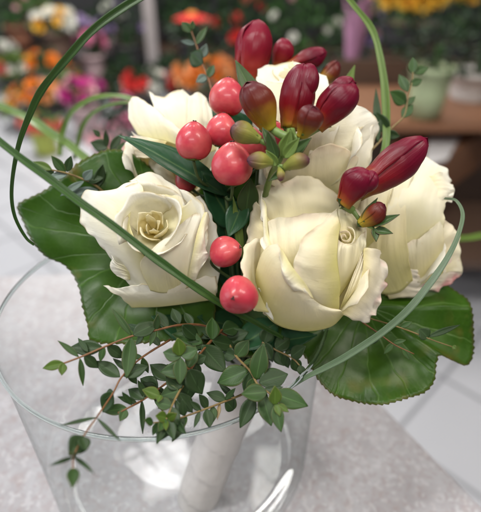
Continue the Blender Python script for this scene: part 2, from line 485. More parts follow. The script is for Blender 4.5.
def core_petal(root, c, axis, phi, w, r0, h, spread, mat, seed, curl=0.0, spiral=0.25, point=0.1, twist=0):
    """one cupped petal of a rose heart, around an axis"""
    x, y, z = frame(axis)
    sd = Vector((seed * 3.1, seed * 1.7, 0))
    def fn(u, v):
        s = 2 * u - 1
        wd = w * (0.55 + 0.45 * math.sin(min(1, v * 1.25) * math.pi / 2))
        th = phi + s * wd
        prof = math.sin(min(1, v * 1.6) * math.pi / 2) ** 0.7
        r = r0 * prof * (1 + (spread - 1) * v * v) * (1 + spiral * 0.5 * s)
        top = 1 - 0.28 * abs(s) ** 3 + point * (1 - abs(s)) ** 3
        zz = h * v * top
        e = max(0, (v - 0.78) / 0.22) ** 2
        r += curl * e; zz -= curl * 0.6 * e
        p = c + (x * math.cos(th) + y * math.sin(th)) * r + z * zz
        return p + noise.noise_vector(p * 130 + sd) * (0.0010 + 0.0009 * e) + noise.noise_vector(p * 330 + sd) * 0.0003
    v, f, u = grid(20, 16, fn)
    return obj('petal', v, f, M[mat], root, u, solid=0.0003)

def spiral_core(root, c, axis, rmax, h, turns, mat, cone=0.6):
    x, y, z = frame(axis)
    def fn(u, v):
        th = u * turns * 2 * math.pi
        r = rmax * (0.08 + 0.92 * u)
        zz = -h * (1 - v) + h * cone * (1 - u) * v
        p = c + (x * math.cos(th) + y * math.sin(th)) * r * (0.75 + 0.25 * v) + z * zz
        return p + noise.noise_vector(p * 250) * 0.0004
    v, f, u = grid(int(26 * turns), 6, fn)
    return obj('petal', v, f, M[mat], root, u, solid=0.0003)

def back_petals(rose, axis, rad, h, n, mat, base_shift=0.0, spread=1.25, off=0.0):
    c = rose.pt(rose.cx, rose.cy, 0) - axis.normalized() * (h + off)
    fx, fy, fz = frame(axis)
    for i in range(n):
        an = 2 * math.pi * i / n + 0.4
        if (fx * math.cos(an) + fy * math.sin(an)).dot(CF) < 0.05: continue      # the front is made of the petals drawn below
        core_petal(rose.root, c, axis, an, 0.85, rad, h, spread, mat, i + rose.k * 5, curl=0.002)

toC = lambda px, py, d: (CAM - P(px, py, d)).normalized()

# ---- rose A: left, facing the camera
cv = lambda X, Y: (70 + X / 3.2067, 160 + Y / 3.2067)
ra = Rose('ivory rose at the left with open yellowish heart, behind the long green blade', 152, 232, 62, 56, 0.268, 0.032, None)
axA = (toC(150, 225, .24) + CU * 0.35 - CR * 0.08).normalized()
back_petals(ra, axA, 0.022, 0.030, 5, 'petal_white', off=0.006)
ra.petal([[(270, 130), (330, 140), (350, 170), (370, 230)], [(225, 90), (290, 75), (350, 110), (380, 180)], [(190, 62), (255, 40), (335, 78), (366, 150)]], [-7, -5, -5], 'petal_white', cv, ruf=1.2)
ra.petal([[(340, 170), (360, 240), (370, 320), (360, 400)], [(390, 130), (430, 220), (440, 310), (420, 420)], [(420, 118), (468, 200), (482, 300), (470, 430)]], [-3, -4, -6], 'petal_white', cv, ruf=1.5)
ra.petal([[(240, 110), (200, 140), (190, 200), (205, 250), (235, 300), (300, 425)],
          [(228, 82), (165, 120), (125, 150), (120, 215), (165, 295), (255, 420)],
          [(212, 66), (130, 97), (43, 102), (34, 196), (88, 262), (195, 412)]], [2, 3, 0], 'petal_white', cv, ruf=1.2, roll=0.8, nu=72)
ra.petal([[(200, 472), (260, 474), (340, 466), (462, 446)], [(150, 432), (240, 440), (340, 428), (472, 412)], [(97, 404), (200, 405), (330, 384), (474, 372)]], [0, 6, 5], 'petal_white', cv, ruf=2.2)
ra.petal([[(255, 415), (300, 425), (350, 420), (400, 400)], [(225, 335), (280, 345), (340, 335), (398, 320)], [(262, 285), (312, 275), (362, 258), (414, 246)], [(340, 225), (365, 195), (400, 172), (438, 168)]], [6, 6, 3, 0], 'petal_white', cv, ruf=0.6)
ra.petal([[(375, 390), (385, 330), (405, 245), (430, 168)], [(400, 388), (412, 330), (425, 250), (440, 172)], [(402, 384), (440, 310), (428, 270), (446, 190)]], [7, 9, 8], 'petal_white', cv, ruf=2.4)
ra.petal([[(185, 345), (190, 365), (192, 385)], [(150, 330), (160, 355), (180, 386)], [(132, 306), (126, 345), (150, 372)]], [0, 3, 1], 'petal_white', cv, ruf=1.2)
# heart
cA = ra.pt(*cv(262, 190), 7) - axA * 0.019
for i, (ph, w, r0, hh, sp, cu, pt, mt) in enumerate([
        (0.3, 0.75, .0024, .0125, 1.5, 0, .15, 'petal_core'), (1.9, 0.7, .0028, .0135, 1.4, 0, .2, 'petal_core'), (3.3, 0.8, .0030, .0120, 1.3, 0, .15, 'petal_core'), (4.9, 0.7, .0026, .0140, 1.5, 0, .2, 'petal_core'),
        (1.0, 0.9, .0058, .0130, 1.15, 0, .12, 'petal_core'), (2.7, 0.95, .0066, .0145, 1.1, 0, .1, 'petal_core'), (4.3, 0.9, .0056, .0125, 1.2, 0, .1, 'petal_core'), (5.7, 0.9, .0066, .0138, 1.1, 0, .1, 'petal_core'),
        (0.2, 1.35, .0128, .0172, 1.06, .0010, .02, 'petal_white'), (2.3, 1.45, .0134, .0186, 1.08, .0016, .02, 'petal_white'), (4.45, 1.6, .0142, .0165, 1.06, .0008, -.12, 'petal_white')]):
    core_petal(ra.root, cA, axA, ph, w, r0, hh, sp, mt, 20 + i, curl=cu, point=pt)

# ---- rose B: front centre
cv = lambda X, Y: (235 + X / 3.2067, 180 + Y / 3.2067)
rb = Rose('large pale yellow half open rose at the front centre, spiral bud tip showing', 312, 258, 66, 66, 0.266, 0.036, None)
axB = (toC(312, 258, .24) * 0.6 + CU * 0.75 + CR * 0.25).normalized()
back_petals(rb, axB, 0.024, 0.034, 5, 'petal_cream', off=0.004)
B = lambda rows, off, ruf=0.5, mat='petal_cream', **k: rb.petal(rows, off, mat, cv, ruf=ruf, **k)
B([[(90, 200), (180, 190), (260, 190), (360, 190)], [(80, 120), (165, 90), (255, 85), (360, 120)], [(74, 26), (112, -2), (160, 8), (215, -22), (290, 8), (385, 95)]], [-6, -6, -8], 2.6)      # rear
B([[(350, 240), (380, 235), (410, 250)], [(335, 150), (385, 155), (420, 200)], [(332, 88), (395, 96), (424, 165)]], [-2, -1, -1], 0.8)                                 # right rear
B([[(150, 420), (130, 360), (150, 280), (165, 220), (150, 170)], [(95, 430), (85, 330), (80, 240), (75, 160), (85, 90)], [(114, 440), (74, 360), (40, 240), (34, 130), (66, 52)]], [0, -2, -6], 2.6)  # left outer
B([[(130, 300), (180, 310), (240, 320), (300, 330)], [(112, 220), (165, 215), (220, 205), (270, 200)], [(104, 136), (160, 114), (235, 108), (318, 104)]], [3, 4.5, 3], 0.9, roll=-0.5)   # left bud wrap
B([[(150, 400), (128, 300), (118, 240), (106, 150), (100, 70)], [(125, 400), (112, 310), (102, 225), (92, 150), (90, 60)], [(116, 446), (92, 390), (76, 340), (98, 285), (112, 255), (84, 200), (98, 150), (78, 100), (84, 40)]], [5, 5.5, 5], 3.6, 'petal_white')   # curly left edge
B([[(318, 395), (340, 372), (375, 318), (402, 280)], [(316, 330), (345, 302), (380, 275), (416, 240)], [(318, 240), (345, 222), (385, 212), (422, 203)], [(322, 178), (352, 200), (388, 190), (416, 158)]], [0, 2.5, 4, 1], 0.4)  # right bud wrap
B([[(336, 430, 6), (337, 340, 6), (329, 250, 5.5), (331, 182, 4), (338, 150, 3)], [(300, 440, 7.5), (287, 342, 8.5), (288, 250, 8.5), (298, 176, 6.5), (336, 130, 4)], [(268, 430, 8), (238, 335, 9.5), (240, 248, 9.5), (262, 178, 7.5), (334, 112, 4)], [(244, 418, 9), (190, 318, 10.5), (192, 235, 10.5), (230, 168, 9), (328, 92, 5)]], 7, 0.9, roll=-0.7)  # front bud wrap
B([[(333, 418), (338, 420), (345, 420)], [(362, 352), (378, 348), (398, 345)], [(412, 222), (420, 226), (430, 232)]], [4, 6, 4], 0.3)
B([[(335, 425), (380, 362), (408, 290), (415, 218)], [(375, 445), (418, 385), (440, 310), (440, 218)], [(428, 466), (455, 412), (482, 335), (474, 235)]], [5, 8.5, 6], 3.4, 'petal_pinkrim', roll=-0.8)   # right front
B([[(68, 335), (112, 448), (205, 486), (300, 470), (352, 428)], [(72, 280), (125, 380), (215, 445), (300, 445), (346, 424)], [(98, 220), (150, 310), (215, 390), (290, 422), (342, 420)], [(138, 206), (182, 285), (245, 372), (290, 406), (338, 417)]], [3, 9, 11, 10], 0.5)   # front low
B([[(146, 214), (183, 278), (217, 326), (257, 382)], [(142, 232), (160, 300), (190, 340), (240, 372)], [(141, 222), (143, 268), (176, 357), (220, 352)]], [12, 15.5, 15], 1.6, 'petal_white')   # folded flap
spiral_core(rb.root, rb.pt(*cv(352, 182), 1.2), (toC(344, 237, .23) + CU * 0.5 - CR * 0.15).normalized(), 0.0056, 0.012, 2.2, 'petal_cream', cone=0.05)

# ---- rose C: right
cv = lambda X, Y: (340 + X / 3.411, 120 + Y / 3.411)
rc = Rose('cream rose at the far right side with pinkish outer petal tips', 402, 232, 62, 60, 0.300, 0.030, None)
axC = (toC(402, 232, .28) * 0.5 + CU * 0.7 + CR * 0.35).normalized()
back_petals(rc, axC, 0.024, 0.034, 5, 'petal_white', off=0.004)
Cc = lambda rows, off, ruf=0.6, mat='petal_cream', c=cv, **k: rc.petal(rows, off, mat, c, ruf=ruf, **k)
idt = lambda x, y: (x, y)
Cc([[(385, 240), (385, 270), (385, 300)], [(425, 240), (425, 272), (412, 294)], [(452, 236), (464, 268), (440, 291)]], [-4, -3, -5], 2.0, 'petal_pinkrim', idt)
Cc([[(375, 250), (380, 275), (390, 300)], [(395, 262), (402, 280), (408, 296)], [(412, 262), (425, 284), (420, 298)]], [2, 3, 1], 2.0, 'petal_pinkrim', idt)
Cc([[(150, 450), (200, 490), (250, 540)], [(280, 380), (340, 440), (360, 520)], [(345, 325), (405, 390), (416, 520)]], [-4, -4, -5], 1.4)
Cc([[(150, 570), (220, 585), (300, 550), (352, 480)], [(150, 330), (250, 290), (320, 300), (355, 320)], [(225, 150), (300, 160), (352, 195), (372, 262)], [(245, 124), (316, 136), (366, 182), (386, 256)]], [2, 3, 0, -3], 3.0, 'petal_white')
Cc([[(130, 590), (165, 595), (205, 585), (248, 545)], [(40, 440), (100, 460), (160, 450), (228, 425)], [(20, 290), (110, 285), (180, 280), (232, 260)], [(90, 185), (150, 155), (210, 130), (264, 125)]], [3, 4.5, 4.5, 2], 1.2)

Cc([[(290, 190), (300, 235), (305, 280)], [(335, 180), (352, 225), (350, 275)], [(346, 168), (388, 240), (376, 278)]], [3, 4.5, 1], 3.4, 'petal_white')
Cc([[(225, 560), (290, 560), (352, 520)], [(222, 480), (290, 455), (352, 410)], [(208, 430), (282, 392), (350, 326)]], [0, 2.5, 1.5], 1.8, 'petal_cream', roll=0.6)
Cc([[(60, 460), (110, 420), (150, 380)], [(30, 380), (100, 330), (170, 270)], [(40, 320), (95, 250), (190, 175)]], [5, 7, 5.5], 1.4, 'petal_cream', roll=-0.4)
# ---- rose D: top centre behind the freesia
rd = Rose('pale rose at the top centre behind the dark freesia buds', 308, 125, 60, 62, 0.290, 0.032, None)
axD = (toC(300, 100, .28) * 0.35 + CU * 0.9).normalized()
back_petals(rd, axD, 0.023, 0.034, 5, 'petal_white', off=0.004)
D = lambda rows, off, ruf=0.6, mat='petal_white', **k: rd.petal(rows, off, mat, idt, ruf=ruf, **k)
D([[(262, 120), (285, 122), (310, 122), (330, 118)], [(257, 92), (280, 94), (308, 94), (330, 92)], [(258, 69), (275, 63), (300, 64), (327, 76)]], [0, 1, -6], 0.8)
D([[(318, 195), (316, 160), (315, 130), (318, 105)], [(352, 195), (350, 160), (345, 132), (338, 105)], [(364, 186), (374, 150), (378, 120), (356, 105)]], [3, 5, 2], 1.6)
D([[(308, 205), (338, 200), (366, 192)], [(306, 165), (338, 168), (370, 160)], [(318, 122), (350, 128), (379, 122)]], [4, 6, 3], 1.6)
D([[(300, 190), (300, 150), (300, 115), (300, 85)], [(270, 190), (268, 150), (268, 115), (270, 82)], [(258, 182), (252, 150), (252, 110), (256, 76)]], [3, 3, 0], 1.0)
D([[(272, 206), (300, 212), (330, 208), (350, 205)], [(270, 188), (300, 182), (328, 175), (352, 180)], [(276, 180), (302, 160), (330, 144), (359, 157)]], [3, 8, 8], 1.0, 'petal_cream')
D([[(290, 170), (310, 165), (330, 170)], [(290, 140), (310, 135), (335, 140)], [(285, 108), (312, 102), (345, 108)]], [2, 5, 4], 1.0)
cD = rd.pt(292, 70, -6) - axD * 0.016
for i in range(3):
    core_petal(rd.root, cD, axD, 0.6 + 2.1 * i, 1.25, .010, 0.0165, 1.1, 'petal_core', 60 + i)
spiral_core(rd.root, cD + axD * 0.015, axD, 0.007, 0.010, 2.4, 'petal_core')

# ---- rose E: back left
cv = lambda X, Y: (100 + X / 3.436, 60 + Y / 3.436)
re_ = Rose('loose white rose at the back left, one petal streaked pink', 176, 140, 52, 50, 0.308, 0.028, None)
axE = (toC(176, 130, .29) * 0.4 + CU * 0.9).normalized()
back_petals(re_, axE, 0.021, 0.032, 5, 'petal_white', off=0.003)
E_ = lambda rows, off, ruf=0.7, mat='petal_white', **k: re_.petal(rows, off, mat, cv, ruf=ruf, **k)
E_([[(220, 300), (280, 310), (340, 290)], [(200, 200), (275, 200), (350, 210)], [(165, 112), (215, 130), (272, 98), (320, 132)]], [-3, -3, -7], 1.2)
E_([[(300, 330), (340, 330), (400, 310)], [(300, 220), (350, 210), (400, 230)], [(300, 125), (345, 112), (385, 160)]], [0, -1, -4], 1.2)
E_([[(130, 260), (170, 270), (230, 280), (300, 300)], [(100, 200), (140, 190), (210, 215), (285, 262)], [(97, 150), (122, 121), (195, 172), (282, 240)]], [3, 5, 4], 1.0)
E_([[(170, 420), (210, 430), (260, 450), (330, 470)], [(120, 350), (180, 330), (240, 360), (300, 420)], [(112, 300), (170, 290), (230, 310), (290, 370)]], [2, 5, 4], 0.8, 'petal_core')
E_([[(200, 280), (240, 330), (262, 380), (280, 440)], [(150, 265), (190, 310), (215, 360), (240, 420)], [(104, 246), (140, 290), (165, 345), (175, 410)]], [4, 7, 5], 1.0)
E_([[(230, 280), (215, 310), (215, 340)], [(165, 268), (150, 300), (150, 335)], [(110, 262), (64, 312), (105, 330)]], [8, 9, 5], 1.2, 'petal_pinkrim')
E_([[(190, 430), (230, 440), (290, 470)], [(140, 420), (190, 395), (260, 430)], [(108, 395), (140, 372), (190, 380)]], [5, 6, 5], 1.4)
E_([[(280, 480), (330, 500), (380, 500)], [(280, 420), (340, 440), (390, 460)], [(290, 350), (340, 380), (390, 420)]], [2, 4, 2], 1.0, 'petal_core')

# rose stems running down to the wrapped handle
HT = P(243, 372, 0.305)
for q in (ra, rb, rc, rd, re_):
    a = P(q.cx, q.cy, q.dc + 0.012)
    v, f, u = tube([a, a.lerp(HT, 0.4) - CU * 0.01, HT], [0.0042, 0.0030, 0.0028], 10)
    obj('stem', v, f, M['stem_dark'], q.root, u)

# ------------------------------------------------------------------ leaves and sprigs
def leaf_mesh(b, t, w, nrm, bend=0.0, fold=0.25, shape=0.85, twist=0.0, seed=0, nu=6, nv=12):
    ax = t - b; ln = ax.length; ax.normalize()
    sd = nrm.cross(ax)
    if sd.length < 1e-4: sd = ax.orthogonal()
    sd.normalize(); n = ax.cross(sd)
    def fn(u, v):
        s = 2 * u - 1
        ww = w * 0.5 * math.sin(math.pi * min(1, max(0, v)) ** shape) ** 0.95 if 0 < v < 1 else 0.0
        ww = max(ww, w * 0.02)
        tw = twist * (v - 0.3)
        ds = sd * math.cos(tw) + n * math.sin(tw)
        dn = n * math.cos(tw) - sd * math.sin(tw)
        p = b + ax * ln * v + ds * ww * s + dn * (fold * ww * abs(s) ** 1.5 + bend * ln * v * v)
        return p + noise.noise_vector(p * 160 + Vector((seed, 0, 0))) * w * 0.02
    return grid(nu, nv, fn)

lk = [0]
def leaf_px(parent, b, t, wpx, mat, tilt=(0, 0), bend=None, fold=0.25, shape=0.85, name='leaf', thick=0.0003, twist=None):
    """leaf from base (px,py,d) to tip (px,py,d); wpx its real width as pixels at that depth; tilt turns its face"""
    lk[0] += 1
    B0, T0 = P(*b), P(*t)
    m = (B0 + T0) / 2
    n = (CAM - m).normalized() + CR * tilt[0] + CU * tilt[1]
    dd = (b[2] + t[2]) / 2
    rr = random.Random(lk[0])
    v, f, u = leaf_mesh(B0, T0, wpx * dd / F, n, bend if bend is not None else rr.uniform(-0.12, 0.12), fold, shape,
                        twist if twist is not None else rr.uniform(-0.4, 0.4), lk[0])
    return obj(name, v, f, M[mat], parent, u, solid=thick)

def stem_px(parent, pts, rpx, mat, name='stem', taper=0.6):
    d = pts[0][2]
    n = len(pts)
    rad = [rpx * d / F * (1 - (1 - taper) * i / (n - 1)) for i in range(n)]
    v, f, u = tube([P(*p) for p in pts], rad, 8, steps=n * 5, jitter=0.25)
    return obj(name, v, f, M[mat], parent, u)

def sprig(label, stem, rpx, smat, leaves, group='eucalyptus sprigs of the bouquet', name='eucalyptus_sprig', cat='eucalyptus'):
    """stem: (px,py,d) points; leaves: (bx,by,tx,ty,w,mat,[d offset tip mm, tilt x, tilt y])"""
    stem = [(x, y, d - 0.011 * max(0, (y - 395) / 45)) for x, y, d in stem]
    root = thing(name, label, cat, P(*stem[0]), group)
    stem_px(root, stem, rpx * 0.82, smat)
    if min(p[1] for p in stem) > 315 and stem[0][0] < 310:
        # smaller paired leaves between the big ones
        r_ = random.Random(int(stem[0][0] * 7 + stem[0][1]))
        leaves = list(leaves)
        for s0, s1 in list(zip(stem, stem[1:]))[:-1]:
            for t in (0.5,):
                x = s0[0] + (s1[0] - s0[0]) * t; y = s0[1] + (s1[1] - s0[1]) * t
                if x < 125: continue
                dx, dy = s1[0] - s0[0], s1[1] - s0[1]; ln = math.hypot(dx, dy) + 1e-6
                for sg in (-1, 1):
                    if r_.random() < 0.25: continue
                    a = math.atan2(dy, dx) + sg * r_.uniform(.7, 1.5); L_ = r_.uniform(13, 21)
                    leaves.append((x, y, x + math.cos(a) * L_, y + math.sin(a) * L_, r_.uniform(6, 10.5), r_.choice([ED, ED, ED, EM]), r_.uniform(-2, 8)))
    for q in leaves:
        bx, by, tx, ty, w, mat = q[:6]
        dz = q[6] if len(q) > 6 else rnd.uniform(-4, 3)
        if ty > 412 and stem[0][1] > 315: dz = min(dz, -3 - (ty - 412) * 0.12)
        tl = (q[7], q[8]) if len(q) > 8 else (rnd.uniform(-.5, .5), rnd.uniform(-.2, .6))
        # depth of the nearest stem point
        best = min(stem, key=lambda s: (s[0] - bx) ** 2 + (s[1] - by) ** 2)
        # interpolate along the stem
        bd, bdist = best[2], 1e9
        for s0, s1 in zip(stem, stem[1:]):
            for k in range(6):
                t = k / 5; x = s0[0] + (s1[0] - s0[0]) * t; y = s0[1] + (s1[1] - s0[1]) * t
                dd = (x - bx) ** 2 + (y - by) ** 2
                if dd < bdist: bdist = dd; bd = s0[2] + (s1[2] - s0[2]) * t
        leaf_px(root, (bx, by, bd), (tx, ty, bd + dz * 0.001), w * (1.08 if w > 7 else 1.0), mat, (tl[0] * .7, tl[1] * .7))
    return root

ED, EM, EB, EG = 'euc_dark', 'euc_mid', 'euc_bright', 'euc_grey'
sprig('upper eucalyptus sprig reaching left over the glass rim below the ivory rose',
      [(232, 338, .262), (205, 326, .250), (180, 325, .240), (157, 330, .234), (132, 336, .229), (104, 347, .224), (83, 356, .221), (62, 364, .218)], 1.5, 'stem_red',
      [(132, 336, 112, 308, 7, EM), (131, 337, 127, 378, 14, EM, -3, .2, .2), (133, 335, 158, 322, 15, ED, 6, .2, .7), (155, 329, 150, 346, 6, EM), (156, 330, 158, 314, 7, EM),
       (103, 348, 70, 349, 15, ED, 3, -.2, .4), (104, 346, 100, 362, 7, EM), (79, 357, 58, 340, 6, EM), (107, 346, 124, 358, 11, ED, 5, 0, .3), (80, 358, 83, 386, 6.5, EM, 0, .6, 0),
       (84, 356, 98, 368, 10, ED, 4, .2, .3), (88, 352, 78, 338, 6, ED, 6, 0, 0), (64, 363, 42, 368, 9.5, EB, 0, 0, .3), (63, 363, 62, 375, 8, EB, -3, .3, 0), (182, 325, 198, 340, 13, ED, 5, 0, .3), (180, 324, 172, 308, 10, ED, 6, 0, .2)])
sprig('long eucalyptus sprig hanging lowest over the front of the glass rim',
      [(170, 340, .246), (150, 352, .238), (135, 363, .231), (121, 378, .224), (113, 393, .218), (99, 414, .211), (83, 437, .205), (74, 456, .202), (73, 470, .200)], 1.3, 'stem_red',
      [(120, 377, 96, 362, 13, ED, 4, .1, .6), (123, 376, 148, 366, 13, ED, 4, .1, .5), (112, 392, 104, 412, 16, ED, 2, -.5, .4), (113, 392, 103, 398, 10, ED, 5, 0, .8),
       (97, 417, 60, 426, 4, ED, -2, 0, .5), (97, 418, 121, 442, 4, ED, -2, .3, .3), (84, 436, 70, 455, 19, ED, 1, .1, .2), (82, 437, 86, 451, 12, ED, 3, .3, 0),
       (74, 457, 49, 466, 4, ED, 0, 0, .5), (74, 457, 93, 470, 4.5, ED, 0, 0, .5), (73, 468, 73, 485, 11.5, EM, 0, .1, .2), (73, 458, 68, 452, 6, EB), (74, 458, 78, 452, 5, ED)])
sprig('short eucalyptus sprig with red stem pointing left in the middle of the clump',
      [(190, 368, .246), (168, 382, .238), (146, 398, .230), (128, 408, .224), (118, 413, .222)], 1.4, 'stem_red',
      [(127, 408, 104, 412, 11, EM, 0, 0, .5), (126, 409, 120, 421, 9, EM, 0, .2, .3), (142, 400, 142, 434, 6.5, ED, 0, .8, 0), (144, 399, 128, 388, 12, ED, 4, 0, .5), (146, 398, 138, 380, 7, ED),
       (158, 388, 140, 378, 14, ED, 4, 0, .4), (160, 387, 162, 410, 13, ED, 4, .2, .1), (172, 380, 150, 364, 16, ED, 5, .1, .5), (132, 405, 122, 392, 6, ED), (175, 378, 185, 398, 14, ED, 6, 0, .2)])
sprig('eucalyptus sprig with bright green fresh leaf tips at the middle of the clump',
      [(222, 330, .256), (211, 341, .246), (200, 354, .236), (190, 369, .227), (181, 360, .221)], 1.7, 'stem_red',
      [(203, 343, 172, 332, 15, EM, 2, 0, .5), (202, 345, 224, 372, 21, ED, 3, .2, .4), (212, 340, 213, 317, 14, EM, 4, .4, .2), (188, 369, 202, 394, 20, ED, 3, .1, .3), (188, 368, 196, 346, 12, EM, 3),
       (180, 356, 178, 338, 13, EB, -2, .1, .3), (180, 357, 180, 385, 13, EM, -3, .1, .1), (181, 356, 198, 350, 14, EM, 1, .2, .4), (181, 357, 163, 352, 14, EM, 1, -.2, .5), (191, 369, 160, 372, 17, EM, 1, 0, .4),
       (195, 362, 206, 356, 10, ED), (222, 331, 240, 326, 16, ED, 6, 0, .4), (212, 341, 236, 346, 15, ED, 7, .1, .5), (193, 372, 186, 402, 15, ED, 4, -.1, .1)])
sprig('eucalyptus sprig ending in a pale green bud at the lower middle of the clump',
      [(200, 352, .244), (188, 378, .232), (179, 392, .226), (171, 408, .221), (166, 420, .219)], 1.7, 'stem_brown',
      [(179, 391, 160, 396, 15, EM, 2), (178, 393, 192, 412, 14, ED, 2, .2, .1), (172, 406, 155, 402, 12, EM, 0, 0, .4), (171, 407, 178, 425, 11, ED, 0, .3, 0),
       (167, 418, 155, 416, 11, EB, -1, 0, .4), (166, 419, 158, 432, 8, EM, -1), (167, 419, 176, 414, 9, EB, -1), (166, 420, 166, 430, 6, EB, -1), (168, 418, 174, 440, 11, ED, 2, .2, 0), (166, 420, 157, 444, 9, ED, 1, .3, 0), (182, 388, 166, 376, 16, ED, 4, 0, .4), (160, 396, 142, 390, 12, EB, -2, 0, .4), (161, 395, 158, 402, 7, EB, -3)])
sprig('eucalyptus sprig with broad leaves and fresh tip at the right of the clump',
      [(226, 338, .258), (236, 356, .245), (250, 371, .235), (258, 385, .228), (270, 394, .223), (276, 403, .220)], 1.5, 'stem_brown',
      [(248, 370, 217, 383, 20, EM, -1, -.1, .5), (256, 380, 263, 344, 17.5, EM, -2, .1, .2), (259, 383, 288, 374, 20, ED, 2, .2, .5), (267, 392, 241, 395, 17, EM, -3, 0, .4),
       (254, 396, 240, 428, 14.5, ED, 2, .1, .1), (262, 394, 271, 426, 16, EM, 0, .2, .1), (273, 393, 308, 406, 18.5, EM, -1, .1, .5), (275, 404, 281, 432, 12, EM, 0, .1, .1),
       (275, 405, 275, 386, 12.5, EB, -2, .2, .3), (277, 404, 289, 412, 7, EB, -1, .2, .3), (276, 404, 280, 416, 7, EB, -2, .1, .2), (236, 357, 249, 340, 14, EM, 0, .2, .3), (236, 357, 222, 352, 13, ED, 4), (250, 372, 244, 392, 9, ED), (226, 340, 248, 332, 15, ED, 4, .1, .4), (245, 366, 262, 378, 14, ED, 4, .1, .3)])
sprig('thin eucalyptus sprig with small paired leaves along the front glass rim',
      [(262, 384, .250), (243, 394, .243), (226, 401, .236), (200, 411, .229), (173, 420, .223), (152, 423, .219)], 1.4, 'stem_brown',
      [(226, 400, 207, 392, 10, ED), (225, 401, 234, 410, 13, ED, 3), (225, 400, 236, 388, 6, ED), (208, 408, 198, 394, 9, ED), (207, 409, 210, 428, 11, ED, 2), (200, 411, 194, 428, 5, ED), (201, 411, 190, 400, 7, ED),
       (184, 417, 172, 442, 10, ED, 0, .2, 0), (184, 416, 182, 400, 8, ED), (174, 420, 186, 434, 8, ED), (173, 420, 160, 441, 9, ED), (220, 403, 217, 420, 4, 'stem_brown'), (160, 422, 152, 436, 8, ED), (153, 423, 144, 420, 8, EM)])
sprig('dark eucalyptus sprig at the right half hidden under the big serrated leaf',
      [(262, 342, .262), (276, 350, .262), (292, 358, .258), (300, 366, .255)], 1.3, 'stem_brown',
      [(275, 349, 290, 338, 15, ED, 3, .1, .4), (277, 351, 284, 366, 13, ED), (291, 357, 306, 346, 13, ED), (292, 358, 300, 372, 11, ED), (262, 342, 272, 360, 13, ED), (264, 343, 270, 326, 14, ED), (300, 365, 302, 376, 8, ED)])
sprig('eucalyptus twig at the upper left pointing left above the ruffled dark leaf',
      [(108, 196, .285), (95, 185, .280), (80, 178, .276), (66, 173, .272), (52, 170, .270)], 1.5, 'stem_brown',
      [(52, 170, 33, 162, 8, EB, 0, .1, .3), (66, 173, 52, 156, 9, EM), (67, 172, 71, 156, 8, ED), (68, 173, 47, 180, 8, EG, -2, 0, .6), (84, 180, 92, 170, 9, EG, -3, 0, .3), (85, 181, 104, 178, 9, ED), (84, 181, 60, 196, 7, EG, -2, .2, .4), (98, 190, 66, 196, 11, EG, -3, .1, .8), (97, 188, 102, 164, 11, ED, 0, .6, 0), (54, 171, 44, 176, 7, EM)])
sprig('sprig of small dark leaves standing behind the left of the bouquet',
      [(128, 175, .310), (118, 160, .312), (108, 148, .314), (100, 136, .316)], 1.3, 'stem_brown',
      [(108, 148, 91, 143, 12, ED, 0, 0, .4), (107, 147, 106, 130, 6, ED), (100, 137, 93, 129, 6, ED), (117, 159, 124, 142, 8, EM), (118, 160, 106, 156, 9, ED), (110, 150, 122, 134, 8, ED)])
sprig('thin sprig with red stem and grey green leaves rising behind the upper berries',
      [(212, 92, .300), (208, 78, .305), (202, 62, .310), (196, 44, .315), (191, 30, .318)], 1.3, 'stem_red',
      [(191, 32, 182, 22, 9, EM), (192, 30, 193, 20, 6, EM), (196, 45, 207, 26, 7, EM), (195, 44, 181, 41, 5, EG), (201, 58, 207, 44, 8, EG), (207, 76, 196, 82, 8, EG), (208, 78, 214, 64, 8, EM), (203, 64, 190, 52, 17, ED, 4)])
sprig('upright eucalyptus sprig with oval leaves at the right beside the pale bent blade',
      [(372, 150, .296), (392, 128, .300), (404, 116, .302), (408, 98, .304), (412, 82, .305), (413, 72, .306)], 1.3, 'stem_brown',
      [(413, 74, 413, 57, 9, EM, 0, .1, .1), (413, 73, 429, 67, 9, EM, 0, .1, .4), (410, 85, 422, 80, 8, EM, 0, .1, .4), (408, 92, 399, 74, 9, EM), (406, 103, 389, 92, 14, EM, -3, .1, .4), (405, 106, 415, 97, 7, EM), (402, 118, 413, 104, 10, EM), (388, 133, 376, 112, 12, ED), (386, 134, 400, 136, 9, ED), (378, 144, 376, 88, 8, ED, 4, .5, 0)])
sprig('thin brown eucalyptus twig lying on the big serrated leaf at the right',
      [(368, 318, .272), (392, 325, .262), (412, 332, .262), (435, 341, .262), (453, 347, .263)], 1.0, 'stem_brown',
      [(428, 338, 420, 329, 13, ED, -1, .2, .3), (428, 337, 459, 325, 6, ED, -1), (452, 346, 456, 349, 5, EB), (400, 327, 412, 322, 6, EM)])
sprig('second thin reddish twig with tiny leaves on the right serrated leaf',
      [(362, 322, .262), (378, 333, .258), (395, 345, .257), (414, 354, .257)], 1.0, 'stem_red',
      [(393, 343, 384, 354, 6, EM), (393, 343, 406, 340, 5, EM), (380, 334, 390, 328, 6, ED), (380, 335, 366, 344, 8, ED), (402, 349, 410, 360, 5, EM)])

